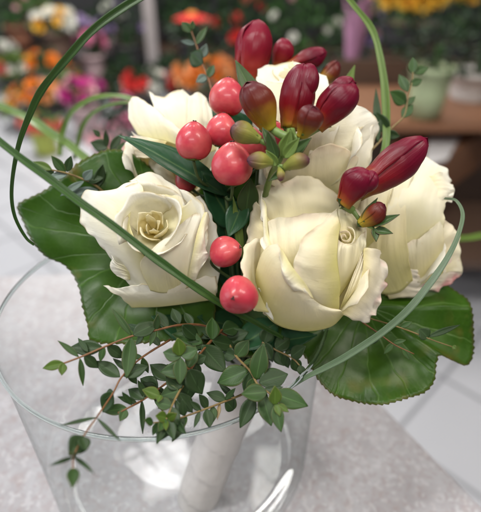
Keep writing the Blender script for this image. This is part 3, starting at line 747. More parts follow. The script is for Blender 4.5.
# ---- galax leaves with a serrated margin
def galax(label, name, cat, outline, center, depth_fn, teeth, amp, seed, petiole, group='big serrated leaves'):
    root = thing(name, label, cat, P(*petiole[0]), group)
    n = 720; nr = 26
    m = len(outline)
    pts = [Vector((x, y, 0)) for x, y in outline]
    loop = []
    seg = [0]
    for i in range(m): seg.append(seg[-1] + (pts[(i + 1) % m] - pts[i]).length)
    tot = seg[-1]
    for k in range(n):
        s = tot * k / n; i = 0
        while seg[i + 1] < s: i += 1
        f = (s - seg[i]) / max(1e-6, seg[i + 1] - seg[i])
        p0, p1, p2, p3 = pts[i - 1], pts[i], pts[(i + 1) % m], pts[(i + 2) % m]
        loop.append(0.5 * ((2 * p1) + (p2 - p0) * f + (2 * p0 - 5 * p1 + 4 * p2 - p3) * f * f + (3 * p1 - p0 - 3 * p2 + p3) * f ** 3))
    c = Vector((center[0], center[1], 0))
    V = []; Fc = []; U = []
    for j in range(nr + 1):
        r = j / nr
        for k in range(n + 1):
            q = loop[k % n]
            dirv = (q - c); ln = dirv.length; dirv.normalize()
            ph = (k / n * teeth + 0.25 * noise.noise(Vector((k * 0.025, seed, 0)))) % 1.0
            tooth = (ph if ph < 0.75 else (1 - ph) * 3.0) * amp * (0.7 + 0.5 * noise.noise(Vector((k * 0.055, seed, 4))))
            p = c + dirv * (ln * r + tooth * r ** 14)
            th = k / n
            rip = math.sin(th * 2 * math.pi * 7 + seed) * 0.0014 * r * r + noise.noise(Vector((p.x * .03, p.y * .03, seed))) * 0.003
            V.append(P(p.x, p.y, depth_fn(p.x, p.y, r) + rip)); U.append((th, r))
    for j in range(nr):
        for k in range(n):
            Fc.append((j * (n + 1) + k, j * (n + 1) + k + 1, (j + 1) * (n + 1) + k + 1, (j + 1) * (n + 1) + k))
    me = obj('blade', V, Fc, M['galax'], root, U, solid=0.0005)
    v, f, u = tube([P(*p) for p in petiole], 0.0012, 8); obj('petiole', v, f, M['stem_dark'], root, u)
    return root

galax('big glossy serrated leaf at the left beneath the ivory rose', 'galax_leaf', 'leaf',
      [(18, 206), (32, 197), (46, 190), (62, 178), (84, 160), (112, 150), (138, 158), (170, 190), (200, 240), (215, 300), (205, 334), (170, 340), (130, 343), (93, 341), (88, 326), (83, 306), (78, 284), (66, 266), (46, 256), (32, 240), (24, 222)],
      (150, 250), lambda x, y, r: 0.288 - 0.006 * r + 0.02 * ((x - 120) / 130) ** 2 * (1 if x < 120 else 0) - 0.020 * max(0, (y - 270) / 70), 90, 2.8, 1.0, [(150, 250, .2885), (200, 290, .3), (243, 372, .305)])
galax('big glossy serrated leaf at the right beneath the cream roses', 'galax_leaf', 'leaf',
      [(276, 330), (290, 346), (305, 356), (314, 372), (326, 388), (340, 397), (360, 402), (382, 404), (405, 398), (424, 392), (434, 380), (436, 362), (440, 355), (452, 360), (466, 365), (472, 356), (473, 335), (470, 305), (456, 292), (430, 275), (390, 262), (340, 270), (300, 290)],
      (365, 305), lambda x, y, r: 0.286 + 0.030 * max(0, (306 - y) / 40) - 0.014 * (r ** 1.5) * min(1, max(0, (y - 270) / 40)) + 0.020 * max(0, (x - 400) / 80) ** 2 - 0.012 * max(0, (y - 330) / 70) * (1 if x < 430 else 1), 90, 3.0, 5.0, [(365, 305, .286), (320, 330, .29), (243, 372, .305)])

# curled brown leaf tip at far left
# ---- filler dark leaves between the blooms
def single_leaf(label, b, t, w, mat, tilt=(0, 0), bend=0.05, fold=0.2, shape=0.8, group='plain dark green leaves'):
    root = thing('leaf_shoot', label, 'leaf', P(*b), group)
    leaf_px(root, b, t, w, mat, tilt, bend, fold, shape, name='blade', thick=0.0004, twist=0.15)
    h = P(243, 372, 0.305)
    v, f, u = tube([P(*b), P(*b).lerp(h, 0.5), h], 0.0010, 7); obj('stalk', v, f, M['stem_dark'], root, u)
    return root
single_leaf('long dark pointed leaf left of the pink berries, lying across the back rose', (226, 196, .262), (121, 126, .262), 33, 'leaf_deep', (.25, .8), -0.10, 0.35)
single_leaf('dark leaf directly below the cluster of four pink berries', (236, 230, .272), (200, 172, .262), 34, 'leaf_deep', (.3, .3))
single_leaf('small green leaf under the right berry beside the rose heads', (246, 214, .262), (250, 178, .252), 22, 'euc_mid', (.2, .2))
single_leaf('green leaf tip showing above the uppermost berry', (262, 112, .262), (235, 62, .264), 20, 'bract_dark', (.3, .1))
single_leaf('green leaf tip right of the flat topped rose', (342, 100, .300), (354, 66, .302), 10, 'bract', (.2, .1))
single_leaf('dark leaf in the gap between the two front roses, above the lower berries', (236, 300, .290), (222, 205, .275), 30, 'leaf_deep', (0, .2))
single_leaf('dark leaf under the lower left berry of the front pair', (246, 330, .280), (196, 318, .268), 30, 'leaf_deep', (0, .5))
single_leaf('dark leaf under the front rose, right of the lowest berry', (256, 345, .275), (318, 336, .262), 26, 'leaf_deep', (0, .5))
single_leaf('dark leaf behind the ivory rose, upper left of its head', (150, 190, .30), (84, 168, .300), 42, 'leaf_deep', (0, .3))
single_leaf('dark leaf between the back left rose and the ivory rose', (190, 215, .295), (118, 178, .300), 40, 'leaf_deep', (0, .3))
single_leaf('dark leaf under the ivory rose above the eucalyptus clump', (215, 345, .275), (150, 318, .262), 34, 'leaf_deep', (0, .6))
single_leaf('dark leaf behind the pink berry cluster and freesia', (262, 160, .285), (212, 108, .285), 42, 'leaf_deep', (0, .2))
single_leaf('dark oval leaf hanging below the lowest upper berry in the middle gap', (244, 200, .262), (228, 238, .256), 24, 'leaf_deep', (.1, .2))
single_leaf('narrow pale leaf in the gap left of the front rose', (243, 260, .268), (232, 196, .258), 9, 'bract', (.2, .2))

galax('dark serrated leaf deep in the middle of the bouquet between the two front roses', 'galax_leaf', 'leaf',
      [(196, 200), (215, 165), (250, 160), (282, 175), (300, 220), (306, 280), (300, 330), (280, 352), (240, 356), (206, 345), (190, 300), (186, 245)],
      (245, 260), lambda x, y, r: 0.298 - 0.010 * r * r - 0.020 * max(0, (y - 280) / 70), 70, 2.4, 9.0, [(245, 260, .2985), (245, 320, .305), (243, 372, .310)])
single_leaf('dark leaf under the right rose bases, pointing down beside the pale looping blade', (262, 318, .278), (262, 362, .262), 34, 'leaf_deep', (0, .4))
single_leaf('dark leaf hanging under the front rose, left of its base', (278, 322, .272), (232, 352, .262), 32, 'leaf_deep', (0, .5))

# ---- hypericum berries
def berry(parent, px, py, d, rpx, axis, squash=1.08, lobed=0.0, seed=0):
    r = rpx * d / F
    ax = axis.normalized()
    c = P(px, py, d)
    prof = []
    n = 22
    for i in range(n + 1):
        t = math.pi * i / n
        h = -math.cos(t) * r * squash * (1 + 0.05 * max(0, -math.cos(t)) ** 8) + (0.10 * r * max(0, math.cos(t)) ** 10)
        rr = math.sin(t) * r * (1.0 + 0.07 * math.cos(t)) * (1 - 0.10 * max(0, -math.cos(t)) ** 2)
        if i == n: rr = 0
        prof.append((max(rr, 1e-5), h))
    def mod(th, t): return 1 + (0.026 + lobed) * math.cos(3 * th + seed) + 0.012 * math.sin(2 * th + seed * 2)
    v, f, u = lathe(c, ax, prof, 28, mod)
    b = obj('berry', v, f, M['berry'], parent, u)
    # little three-styled tip
    mb = MB()
    x, y, z = frame(ax)
    tip = c + ax * r * squash
    for k in range(3):
        a = 2 * math.pi * k / 3 + seed
        o = (x * math.cos(a) + y * math.sin(a))
        mb.add(*tube([tip - ax * r * 0.05, tip + ax * r * 0.05 + o * r * 0.04, tip + ax * r * 0.07 + o * r * 0.12], [r * 0.06, r * 0.045, r * 0.03], 6))
    mb.build('berry_tip', M['berry_tip'], b)
    return b

def hypericum(label, items, branch):
    root = thing('hypericum_sprig', label, 'berry sprig', P(*branch), 'pink berry sprigs of the bouquet')
    J = P(*branch)
    mb = MB()
    for i, (px, py, d, r, ax, lob) in enumerate(items):
        berry(root, px, py, d, r, ax, 1.06, lob, i * 1.3)
        c = P(px, py, d); rr = r * d / F
        mb.add(*tube([c - ax.normalized() * rr * 0.95, (c - ax.normalized() * rr * 1.8).lerp(J, 0.25), J], [0.0009, 0.0008, 0.0010], 7))
        # five small sepals under the berry
        x, y, z = frame(ax)
        for k in range(5):
            a = 2 * math.pi * k / 5
            o = x * math.cos(a) + y * math.sin(a)
            b0 = c - z * rr * 1.02
            v, f, u = leaf_mesh(b0, b0 + o * rr * 0.46 + z * rr * 0.07, rr * 0.42, z, 0.0, 0.1)
            obj('sepal', v, f, M['bract'], root, u, solid=0.0003)
    mb.add(*tube([J, J.lerp(HT, 0.5), HT], 0.0014, 8))
    mb.build('stem', M['stem_dark'], root)
    return root
U = lambda x=0, y=1, z=0.25: (CR * x + CU * y - CF * z)
hypericum('sprig of glossy pink berries clustered above, left of the freesia',
          [(193.5, 142, .247, 18.2, U(.05, 1, .12), 0), (227, 98, .262, 18.0, U(.1, 1, .1), 0), (222, 131, .256, 16.0, U(.12, 1, .15), 0), (232.5, 165, .240, 20.6, U(-.02, 1, .35), 0.01), (250, 146, .252, 17, U(.1, 1, .2), 0), (274, 136, .256, 13, U(.2, 1, .2), 0), (186, 181, .272, 11, U(-.5, .7, .3), 0)],
          (222, 195, .272))
hypericum('pair of pink red berries low between the two front roses',
          [(226, 252, .244, 15.8, U(.75, .25, .5), 0.03), (238.5, 295.5, .222, 19.3, U(-.25, -.05, 1), 0.015)],
          (236, 282, .272))

# ---- freesia
def bud(parent, b, t, wpx, mat, seed=0, bend=0.08, bulge=0.58, calyx=True, tip_lip=0.0, cmat='bract', base_w=0.40, lobe_dir=0.0):
    """bud of three overlapping tepals from base to tip; (px,py,d) each"""
    B0, T0 = P(*b), P(*t)
    ax = T0 - B0; ln = ax.length
    x, y, z = frame(ax)
    w = wpx * (b[2] + t[2]) / 2 / F * 0.46
    bdir = (x * math.cos(seed) + y * math.sin(seed))
    body = bpy.data.objects.new('bud', None)
    COL.objects.link(body); body.parent = parent; body.location = B0 - wloc(parent)
    def shells(B0, z, x, y, ln, w, sd, bendv, mark):
        for k in range(3):
            ph = 2 * math.pi * k / 3 + sd
            def fn(u, v, ph=ph, k=k):
                s = 2 * u - 1
                th = ph + s * 1.35
                if v < bulge: q = v / bulge; r = base_w + (1 - base_w) * (math.sin(q * math.pi / 2) ** 1.5)
                else: q = (v - bulge) / (1 - bulge); r = max(0, 1 - q ** 1.9) ** 0.58
                rr = w * r * (1.0 + 0.07 * s + 0.02 * k) * (1 - 0.10 * v * abs(s) ** 4)
                zz = ln * (v - 0.012 * k * v ** 3)
                p = B0 + z * zz + (x * math.cos(th) + y * math.sin(th)) * rr + bendv * (bend * ln * math.sin(v * math.pi))
                return p + noise.noise_vector(p * 110 + Vector((sd, k, 0))) * w * 0.09 + noise.noise_vector(p * 300 + Vector((sd, k, 0))) * w * 0.025
            v, f, u = grid(18, 22, fn)
            if mark: u = [(a_, 0.30 + 0.70 * b_) for a_, b_ in u]
            obj('tepal', v, f, M[mat], body, u, solid=0.0003)
    shells(B0, z, x, y, ln, w, seed, bdir, False)
    if tip_lip:
        # an outer lobe hugging one side of the tip
        side = (x * math.cos(lobe_dir) + y * math.sin(lobe_dir))
        b1 = B0 + z * ln * 0.42 + side * w * 0.30 + (CAM - B0).normalized() * w * 0.18
        t1 = B0 + z * ln * (0.99 + 0.04 * tip_lip) + side * w * 0.42
        z1 = (t1 - b1).normalized(); x1, y1, z1 = frame(z1)
        shells(b1, z1, x1, y1, (t1 - b1).length, w * 0.62, seed + 1, side, True)
    if calyx:
        for k in range(2):
            a = seed + math.pi * k + 0.5
            o = x * math.cos(a) + y * math.sin(a)
            v, f, u = leaf_mesh(B0 - z * w * 0.3 + o * w * 0.12, B0 + z * ln * 0.20 + o * w * 0.50, w * 0.85, o, 0.1, -0.5, 0.7)
            obj('bract', v, f, M[cmat], body, u, solid=0.0003)
    return body

def freesia(label, stem, rpx, buds, extra=()):
    root = thing('freesia_stem', label, 'freesia', P(*stem[0]), 'dark red freesias of the bouquet')
    stem_px(root, stem, rpx, 'stem_green', taper=0.8)
    for i, (b, t, w, mat, kw) in enumerate(buds):
        bud(root, b, t, w, mat, seed=kw.pop('seed', i * 1.7), **kw)
        # short pedicel toward the stem
        n = min(stem, key=lambda s: (P(*s) - P(*b)).length)
        v, f, u = tube([P(*b) + (P(*t) - P(*b)) * 0.05, (P(*b) + P(*n)) / 2, P(*n)], w * 0.13 * b[2] / F, 8)
        obj('pedicel', v, f, M['stem_green'], root, u)
    for (b, t, w, mat) in extra:
        leaf_px(root, b, t, w, mat, (rnd.uniform(-.4, .4), rnd.uniform(-.1, .5)), 0.06, 0.5, 0.7, name='bract')
    return root

freesia('freesia spray with maroon and olive buds in the upper centre before the pale rose',
        [(256, 225, .285), (264, 200, .265), (270, 178, .243), (277, 164, .232), (284, 152, .228), (294, 140, .228)], 3.0,
        [((270, 130, .232), (246, 82, .226), 36, 'fr_brown', dict(seed=.4, bend=.05)),
         ((289, 129, .236), (304, 63, .232), 37, 'fr_maroon', dict(seed=1.4, bend=.04, tip_lip=.8, bulge=.5, base_w=.5)),
         ((317, 128, .234), (357, 84, .226), 37, 'fr_maroon', dict(seed=2.5, bend=.06, tip_lip=1, lobe_dir=2.6)),
         ((302, 137, .226), (313, 106, .217), 28, 'fr_brown', dict(seed=.8, bulge=.66)),
         ((259, 140, .226), (231, 127, .221), 23, 'fr_green', dict(seed=2.2)),
         ((272, 163, .224), (247, 160, .219), 17.5, 'fr_green', dict(seed=.2)),
         ((284, 168, .224), (310, 159, .219), 17, 'fr_green', dict(seed=1.9)),
         ((279, 168, .224), (281, 181, .220), 8, 'fr_green', dict(seed=1.2))],
        [((277, 160, .226), (268, 130, .222), 13, 'bract_dark'), ((282, 158, .225), (291, 130, .221), 14, 'bract'), ((288, 156, .225), (312, 138, .221), 13, 'bract_dark'),
         ((284, 158, .223), (300, 138, .219), 12, 'bract'), ((274, 150, .226), (262, 128, .226), 12, 'bract_dark'), ((285, 170, .224), (268, 181, .222), 8, 'bract_dark'), ((292, 148, .224), (290, 128, .222), 9, 'bract'), ((277, 166, .224), (266, 150, .222), 9, 'bract')])
freesia('freesia with three deep red buds pointing right over the cream rose',
        [(322, 236, .285), (334, 222, .262), (345, 206, .246), (352, 210, .242), (362, 222, .240), (374, 228, .238)], 2.4,
        [((356, 192, .244), (428, 138, .240), 39, 'fr_maroon', dict(seed=1.0, bend=.04, bulge=.58, calyx=False, base_w=.55)),
         ((343, 204, .238), (369, 170, .229), 33, 'fr_maroon', dict(seed=2.1, bulge=.6, tip_lip=1.2, cmat='bract_dark', base_w=.5)),
         ((360, 224, .238), (385, 204, .233), 22, 'fr_brown', dict(seed=.7, cmat='bract_dark'))],
        [((372, 226, .236), (400, 215, .232), 9, 'bract_dark'), ((374, 230, .236), (393, 234, .233), 9, 'bract_dark'), ((374, 228, .236), (376, 242, .234), 8, 'bract_dark'), ((362, 222, .236), (378, 198, .233), 8, 'bract_dark'), ((345, 206, .236), (337, 198, .234), 6, 'bract_dark')])
freesia('freesia behind with a tall broad red bud above the flat topped rose',
        [(272, 150, .305), (268, 120, .305), (262, 96, .304), (270, 78, .305), (300, 70, .306)], 2.2,
        [((250, 88, .296), (259, 19, .290), 39, 'fr_red', dict(seed=2.6, bend=.03, calyx=False, base_w=.6)),
         ((276, 68, .306), (286, 38, .304), 22, 'fr_red', dict(seed=.5, calyx=False)),
         ((288, 66, .304), (327, 52, .302), 22, 'fr_maroon', dict(seed=1.5, calyx=False)),
         ((318, 84, .306), (339, 62, .306), 18, 'fr_brown', dict(seed=.9, calyx=False))],
        [((300, 70, .306), (320, 62, .306), 9, 'bract_dark'), ((276, 78, .306), (270, 62, .306), 8, 'bract_dark')])

# ---- grass blades
def blade(label, pts, wpx, mat, tilt=(0, 0.3), fold=0.45, group='long grass blades', cat='grass blade', name='grass_blade', tp=(0.5, 1.0, 0.2)):
    W = [P(*p) for p in pts]
    root_loc = W[0]
    wl = [w * p[2] / F for w, p in zip(wpx if isinstance(wpx, (list, tuple)) else [wpx] * len(pts), pts)]
    wl = [Vector((w, 0, 0)) for w in wl]
    nv = len(pts) * 14
    def fn(u, v):
        c = catmull(W, v); tg = (catmull(W, min(1, v + .01)) - catmull(W, max(0, v - .01))).normalized()
        n = (CAM - c).normalized() + CR * tilt[0] + CU * tilt[1]
        sd = tg.cross(n).normalized(); n = sd.cross(tg)
        s = 2 * u - 1
        w = catmull(wl, v).x * 0.5 * (0.86 + 0.16 * noise.noise(c * 55)) 
        c = c + noise.noise_vector(c * 38 + Vector((3, 1, 7))) * 0.0011
        tz = 0.35 * noise.noise(c * 30 + Vector((9, 2, 5)))
        sd = (sd * math.cos(tz) + n * math.sin(tz)); n = sd.cross(tg)
        return c + sd * w * s + n * (-fold * w * (1 - abs(s)))
    v, f, u = grid(8, nv, fn)
    o = obj(name, v, f, M[mat], None, u, solid=0.0003, origin=root_loc)
    return tag(o, label, cat, group)
blade('long dark green blade crossing diagonally in front of the left ivory rose',
      [(284, 338, .258), (262, 326, .246), (225, 306, .232), (180, 276, .222), (120, 232, .215), (60, 188, .211), (20, 158, .209), (-20, 126, .208)], [4.5, 6, 8, 9.5, 10, 10, 9.5, 8.5], 'grass', (0, .3))
blade('tall thin blade arching from the upper left edge down beside the left leaf',
      [(34, 244, .262), (26, 236, .258), (15, 215, .25), (11, 190, .243), (15, 160, .236), (26, 121, .23), (48, 82, .226), (88, 34, .223), (122, 8, .222), (160, -12, .222), (210, -32, .222)], [2.5, 3, 4, 4, 5, 7, 8.5, 9, 9, 8, 7], 'grass', (.2, .2))
blade('blurred pale blade behind the left leaf, running down from the left edge',
      [(110, 182, .36), (92, 164, .38), (64, 142, .40), (34, 122, .42), (6, 108, .44), (-30, 98, .46)], [7, 9, 10, 10, 9, 8], 'grass_pale', (0, .3))
blade('pale blade arching over behind the left rose, higher of the two arcs',
      [(60, 156, .40), (62, 132, .40), (72, 112, .39), (90, 99, .38), (112, 95, .37), (136, 100, .355), (160, 118, .34)], [5, 6, 7, 7, 6.5, 5, 4], 'grass_pale', (0, .5))
blade('pale blade arching behind the left rose, lower thinner arc',
      [(74, 160, .42), (80, 132, .41), (92, 114, .40), (110, 105, .385), (132, 102, .37), (160, 112, .35)], [4, 5, 5, 5, 4.5, 3.5], 'grass_pale', (0, .5))
blade('pale green blade rising from the freesia to the top edge right of centre',
      [(372, 175, .296), (384, 150, .296), (387, 120, .298), (385, 90, .30), (380, 56, .302), (370, 26, .304), (352, 2, .306), (330, -22, .308)], [5, 8, 9, 9, 8, 7, 6, 5], 'grass_pale', (.1, .2))
blade('grey green blade looping round the right side of the front rose',
      [(270, 404, .262), (284, 391, .252), (304, 378, .247), (326, 367, .244), (348, 355, .241), (381, 334, .237), (411, 307, .234), (437, 274, .234), (455, 242, .238), (463, 216, .246), (456, 201, .256), (444, 198, .266)], [1, 3, 5, 7, 8.2, 8.6, 8, 7, 5.6, 4.4, 3.6, 2.6], 'grass_grey', (0, .25), 0.2)

blade('short pale green stalk sticking out low at the right edge behind the cream rose',
      [(430, 236, .42), (446, 238, .44), (466, 238, .46), (490, 235, .48)], [7, 9, 9, 8], 'grass_pale', (0, .3))

# ------------------------------------------------------------------ vase and handle
vase = thing('glass_vase', 'wide clear glass vase with thin round rim holding the bouquet', 'vase', (0, 0, 0))
RR = 0.100
def wall_r(z):
    t = z / RIM_Z
    return 0.0968 + 0.0022 * t ** 2.0
zs = [RIM_Z * i / 24 for i in range(1, 25)]
prof_o = [(wall_r(z), z) for z in zs if z > 0.022]
v, f, u = lathe(Vector((0, 0, 0)), Vector((0, 0, 1)), prof_o, 120)
obj('glass_wall', v, f, M['glass'], vase, u)
# rounded glass rim
mb = MB()
n, m = 160, 12
V = []; Fc = []
for i in range(n):
    a = 2 * math.pi * i / n
    for j in range(m):
        b = 2 * math.pi * j / m
        r = RR - 0.0002 + 0.0010 * math.cos(b)
        V.append(Vector((r * math.cos(a), r * math.sin(a), RIM_Z + 0.0012 + 0.0014 * math.sin(b))))
for i in range(n):
    for j in range(m):
        Fc.append((i * m + j, ((i + 1) % n) * m + j, ((i + 1) % n) * m + (j + 1) % m, i * m + (j + 1) % m))
obj('rim', V, Fc, M['glass_solid'], vase)
# thick rounded base
prof = [(0.0001, 0.0010), (0.060, 0.0010), (0.085, 0.0016), (0.0935, 0.006), (0.0962, 0.014), (0.0967, 0.0225), (0.0940, 0.0235), (0.082, 0.019), (0.066, 0.0150), (0.045, 0.0125), (0.025, 0.0118), (0.012, 0.0115), (0.0001, 0.0115)]
sm = []
pv = [Vector((a, b, 0)) for a, b in prof]
for i in range(73):
    q = catmull(pv, i / 72); sm.append((max(q.x, 0.0001), q.y))
v, f, u = lathe(Vector((0, 0, 0)), Vector((0, 0, 1)), sm, 96)
obj('glass_base', v, f, M['glass_bottom'], vase, u)

hb = thing('bouquet_handle', 'white ribbon wrapped bouquet handle slanting down inside the glass vase', 'bouquet handle', P(186, 522, 0.37))
hp = [P(247, 360, .300), P(238, 385, .305), P(222, 430, .325), P(204, 480, .345), P(189, 520, .362)]
hr = [0.0165, 0.0165, 0.0160, 0.0155, 0.0150]
W = hp
def hfn(u, v):
    c = catmull(W, v); tg = (W[-1] - W[0]).normalized(); x, y, z = frame(tg)
    th = u * 2 * math.pi
    lap = ((v * 7 + u) % 1.0)
    r = 0.0162 - 0.0016 * v + 0.0006 * lap ** 2 + 0.0003 * noise.noise(Vector((th * 9, v * 30, 2))) + 0.0010 * noise.noise(Vector((math.cos(th) * 1.5, math.sin(th) * 1.5, v * 9)))
    return c + (x * math.cos(th) + y * math.sin(th)) * r
v, f, u = grid(60, 120, hfn)
f = list(f) + [tuple(range(60, -1, -1)), tuple(120 * 61 + i for i in range(61))]
obj('ribbon_wrap', v, f, M['ribbon'], hb, u)
mb = MB()
for k in range(9):
    a = k * 0.7; x, y, z = frame(W[-1] - W[0])
    o = (x * math.cos(a) + y * math.sin(a)) * 0.0085
    mb.add(*tube([W[-1] + o - z * 0.004, W[-1] + o + z * 0.006], 0.0026, 8))
mb.build('stem_ends', M['stem_green'], hb)

# ------------------------------------------------------------------ counter
c1, c2 = on_plane(387, 410, 0), on_plane(480, 505, 0)
l1, l2 = on_plane(0, 276, 0), on_plane(215, 268, 0)
def isect(a, b, c, d):
    r_, s_ = b - a, d - c
    t = ((c.x - a.x) * s_.y - (c.y - a.y) * s_.x) / (r_.x * s_.y - r_.y * s_.x)
    return a + r_ * t
corner = isect(c1, c2, l1, l2)
dr = (c2 - c1).normalized(); dl = (l1 - l2).normalized()
pl = [corner, corner + dl * 1.3, corner + dl * 1.3 + dr * 1.1, corner + dr * 1.1]
bm = bmesh.new()
vt = [bm.verts.new((p.x, p.y, 0)) for p in pl]
fc = bm.faces.new(vt)
if fc.normal.z < 0: fc.normal_flip()
bm.normal_update()
if bm.faces[:][0].normal.z < 0: bmesh.ops.reverse_faces(bm, faces=bm.faces[:])
ex = bmesh.ops.extrude_face_region(bm, geom=bm.faces[:])
bmesh.ops.translate(bm, vec=(0, 0, -0.03), verts=[g for g in ex['geom'] if isinstance(g, bmesh.types.BMVert)])
bmesh.ops.recalc_face_normals(bm, faces=bm.faces[:])
bmesh.ops.bevel(bm, geom=bm.edges[:], offset=0.002, segments=3, affect='EDGES', profile=0.5)
cnt = thing('counter', 'speckled pinkish grey stone counter under the glass vase', 'counter', (pl[0] + pl[2]) / 2)
me = bpy.data.meshes.new('countertop'); bm.to_mesh(me); bm.free()
o = bpy.data.objects.new('countertop', me); COL.objects.link(o); o.parent = cnt; o.location = -cnt.location; me.materials.append(M['granite'])
M['cabinet'] = simple_mat('cabinet_white', (0.62, 0.62, 0.62), 0.5, nscale=3, namt=0.05)
ctr = (pl[0] + pl[2]) / 2
q = [ctr + (p - ctr) * 0.95 for p in pl]
V = [Vector((p.x, p.y, -0.031)) for p in q] + [Vector((p.x, p.y, FLOOR_Z)) for p in q]
obj('cabinet', V, [(0, 1, 5, 4), (1, 2, 6, 5), (2, 3, 7, 6), (3, 0, 4, 7), (0, 3, 2, 1)], M['cabinet'], cnt, smooth=False)

# ------------------------------------------------------------------ floor and walls
g1, g2 = on_plane(402, 425, FLOOR_Z), on_plane(435, 387, FLOOR_Z)
ang = math.atan2(g2.y - g1.y, g2.x - g1.x)
mat_f = floor_mat(-ang, 0, 0)
# shift so that a joint passes through g1
rx = g1.x * math.cos(-ang) - g1.y * math.sin(-ang); ry = g1.x * math.sin(-ang) + g1.y * math.cos(-ang)
g3 = on_plane(455, 385, FLOOR_Z)
r3 = g3.x * math.cos(-ang) - g3.y * math.sin(-ang)
for nd in mat_f.node_tree.nodes:
    if nd.type == 'MAPPING': nd.inputs['Location'].default_value = (-r3, -ry, 0)
fl = obj('floor', [(-8, -3, FLOOR_Z), (8, -3, FLOOR_Z), (8, 9, FLOOR_Z), (-8, 9, FLOOR_Z)], [(0, 1, 2, 3)], mat_f, smooth=False); fl['kind'] = 'structure'
M['wall'] = simple_mat('back_wall_dark', (0.06, 0.062, 0.068), 0.8, nscale=2.5, namt=0.4)
wl = obj('back_wall', [(-8, 6.2, FLOOR_Z), (8, 6.2, FLOOR_Z), (8, 6.2, 2.2), (-8, 6.2, 2.2)], [(0, 1, 2, 3)], M['wall'], smooth=False); wl['kind'] = 'structure'

# ------------------------------------------------------------------ background: shop displays
def box(lo, hi):
    x0, y0, z0 = lo; x1, y1, z1 = hi
    v = [(x0, y0, z0), (x1, y0, z0), (x1, y1, z0), (x0, y1, z0), (x0, y0, z1), (x1, y0, z1), (x1, y1, z1), (x0, y1, z1)]
    return v, [(0, 3, 2, 1), (4, 5, 6, 7), (0, 1, 5, 4), (1, 2, 6, 5), (2, 3, 7, 6), (3, 0, 4, 7)]

def wood(name, a, b):
    m, nt, out = new_mat(name)
    mp = N(nt, 'ShaderNodeMapping'); mp.inputs['Scale'].default_value = (3, 40, 40); L(nt, gpos(nt), mp.inputs[0])
    n = noise_(nt, 1, 5, 0.6, mp.outputs[0])
    p = N(nt, 'ShaderNodeBsdfPrincipled'); p.inputs['Roughness'].default_value = 0.45
    L(nt, mixc(nt, n, a, b), p.inputs['Base Color']); L(nt, p.outputs[0], out.inputs[0])
    return m
M['wood'] = wood('wood_brown', (0.17, 0.075, 0.04), (0.33, 0.16, 0.085))
M['wood_dark'] = wood('wood_dark', (0.07, 0.042, 0.03), (0.13, 0.08, 0.055))
M['foliage_a'] = simple_mat('foliage_a', (0.028, 0.085, 0.015), 0.5, nscale=14, namt=0.6)
M['foliage_b'] = simple_mat('foliage_b', (0.012, 0.038, 0.010), 0.5, nscale=14, namt=0.6)
M['foliage_c'] = simple_mat('foliage_c', (0.13, 0.22, 0.05), 0.5, nscale=14, namt=0.5)
def colmat(name, c, **k):
    if name not in M: M[name] = simple_mat(name, c, k.pop('rough', 0.55), nscale=k.pop('nscale', 25), namt=0.25, **k)
    return name
colmat('bl_white', (0.80, 0.80, 0.74)); colmat('bl_yellow', (0.80, 0.48, 0.05)); colmat('bl_orange', (0.80, 0.26, 0.035)); colmat('bl_peach', (0.80, 0.38, 0.16))
colmat('bl_pink', (0.74, 0.26, 0.42)); colmat('bl_magenta', (0.58, 0.05, 0.30)); colmat('bl_red', (0.68, 0.05, 0.045)); colmat('bl_coral', (0.75, 0.17, 0.14))
colmat('bl_lilac', (0.46, 0.34, 0.60)); colmat('bl_blush', (0.82, 0.48, 0.52))
colmat('pot_terra', (0.30, 0.13, 0.08)); colmat('pot_brown', (0.20, 0.13, 0.10)); colmat('pot_lime', (0.42, 0.48, 0.10)); colmat('pot_grey', (0.30, 0.27, 0.27))
colmat('pot_green', (0.42, 0.50, 0.30), nscale=8); colmat('pot_white', (0.60, 0.58, 0.56), nscale=8); colmat('pot_dark', (0.05, 0.05, 0.055)); colmat('pot_blush', (0.50, 0.36, 0.38))
colmat('wrap_yellow', (0.72, 0.40, 0.02)); colmat('wrap_violet', (0.42, 0.20, 0.32)); colmat('paper_white', (0.62, 0.60, 0.60))

def foliage_mesh(c, rx, rz, n, size, r_):
    mb = MB()
    for _ in range(n):
        d = Vector((r_.gauss(0, 1), r_.gauss(0, 1), r_.gauss(0, 1))).normalized()
        k = r_.uniform(0.35, 1.0)
        b = c + Vector((d.x * rx * k, d.y * rx * k, d.z * rz * k))
        t = (d + Vector((r_.uniform(-.6, .6), r_.uniform(-.6, .6), r_.uniform(-.3, .7)))).normalized() * size * r_.uniform(.7, 1.4)
        nn = Vector((r_.uniform(-1, 1), r_.uniform(-1, 1), r_.uniform(.2, 1)))
        v, f, u = leaf_mesh(b, b + t, size * r_.uniform(.35, .6), nn, r_.uniform(-.2, .1), 0.2, nu=2, nv=4)
        mb.add(v, f, u)
    return mb

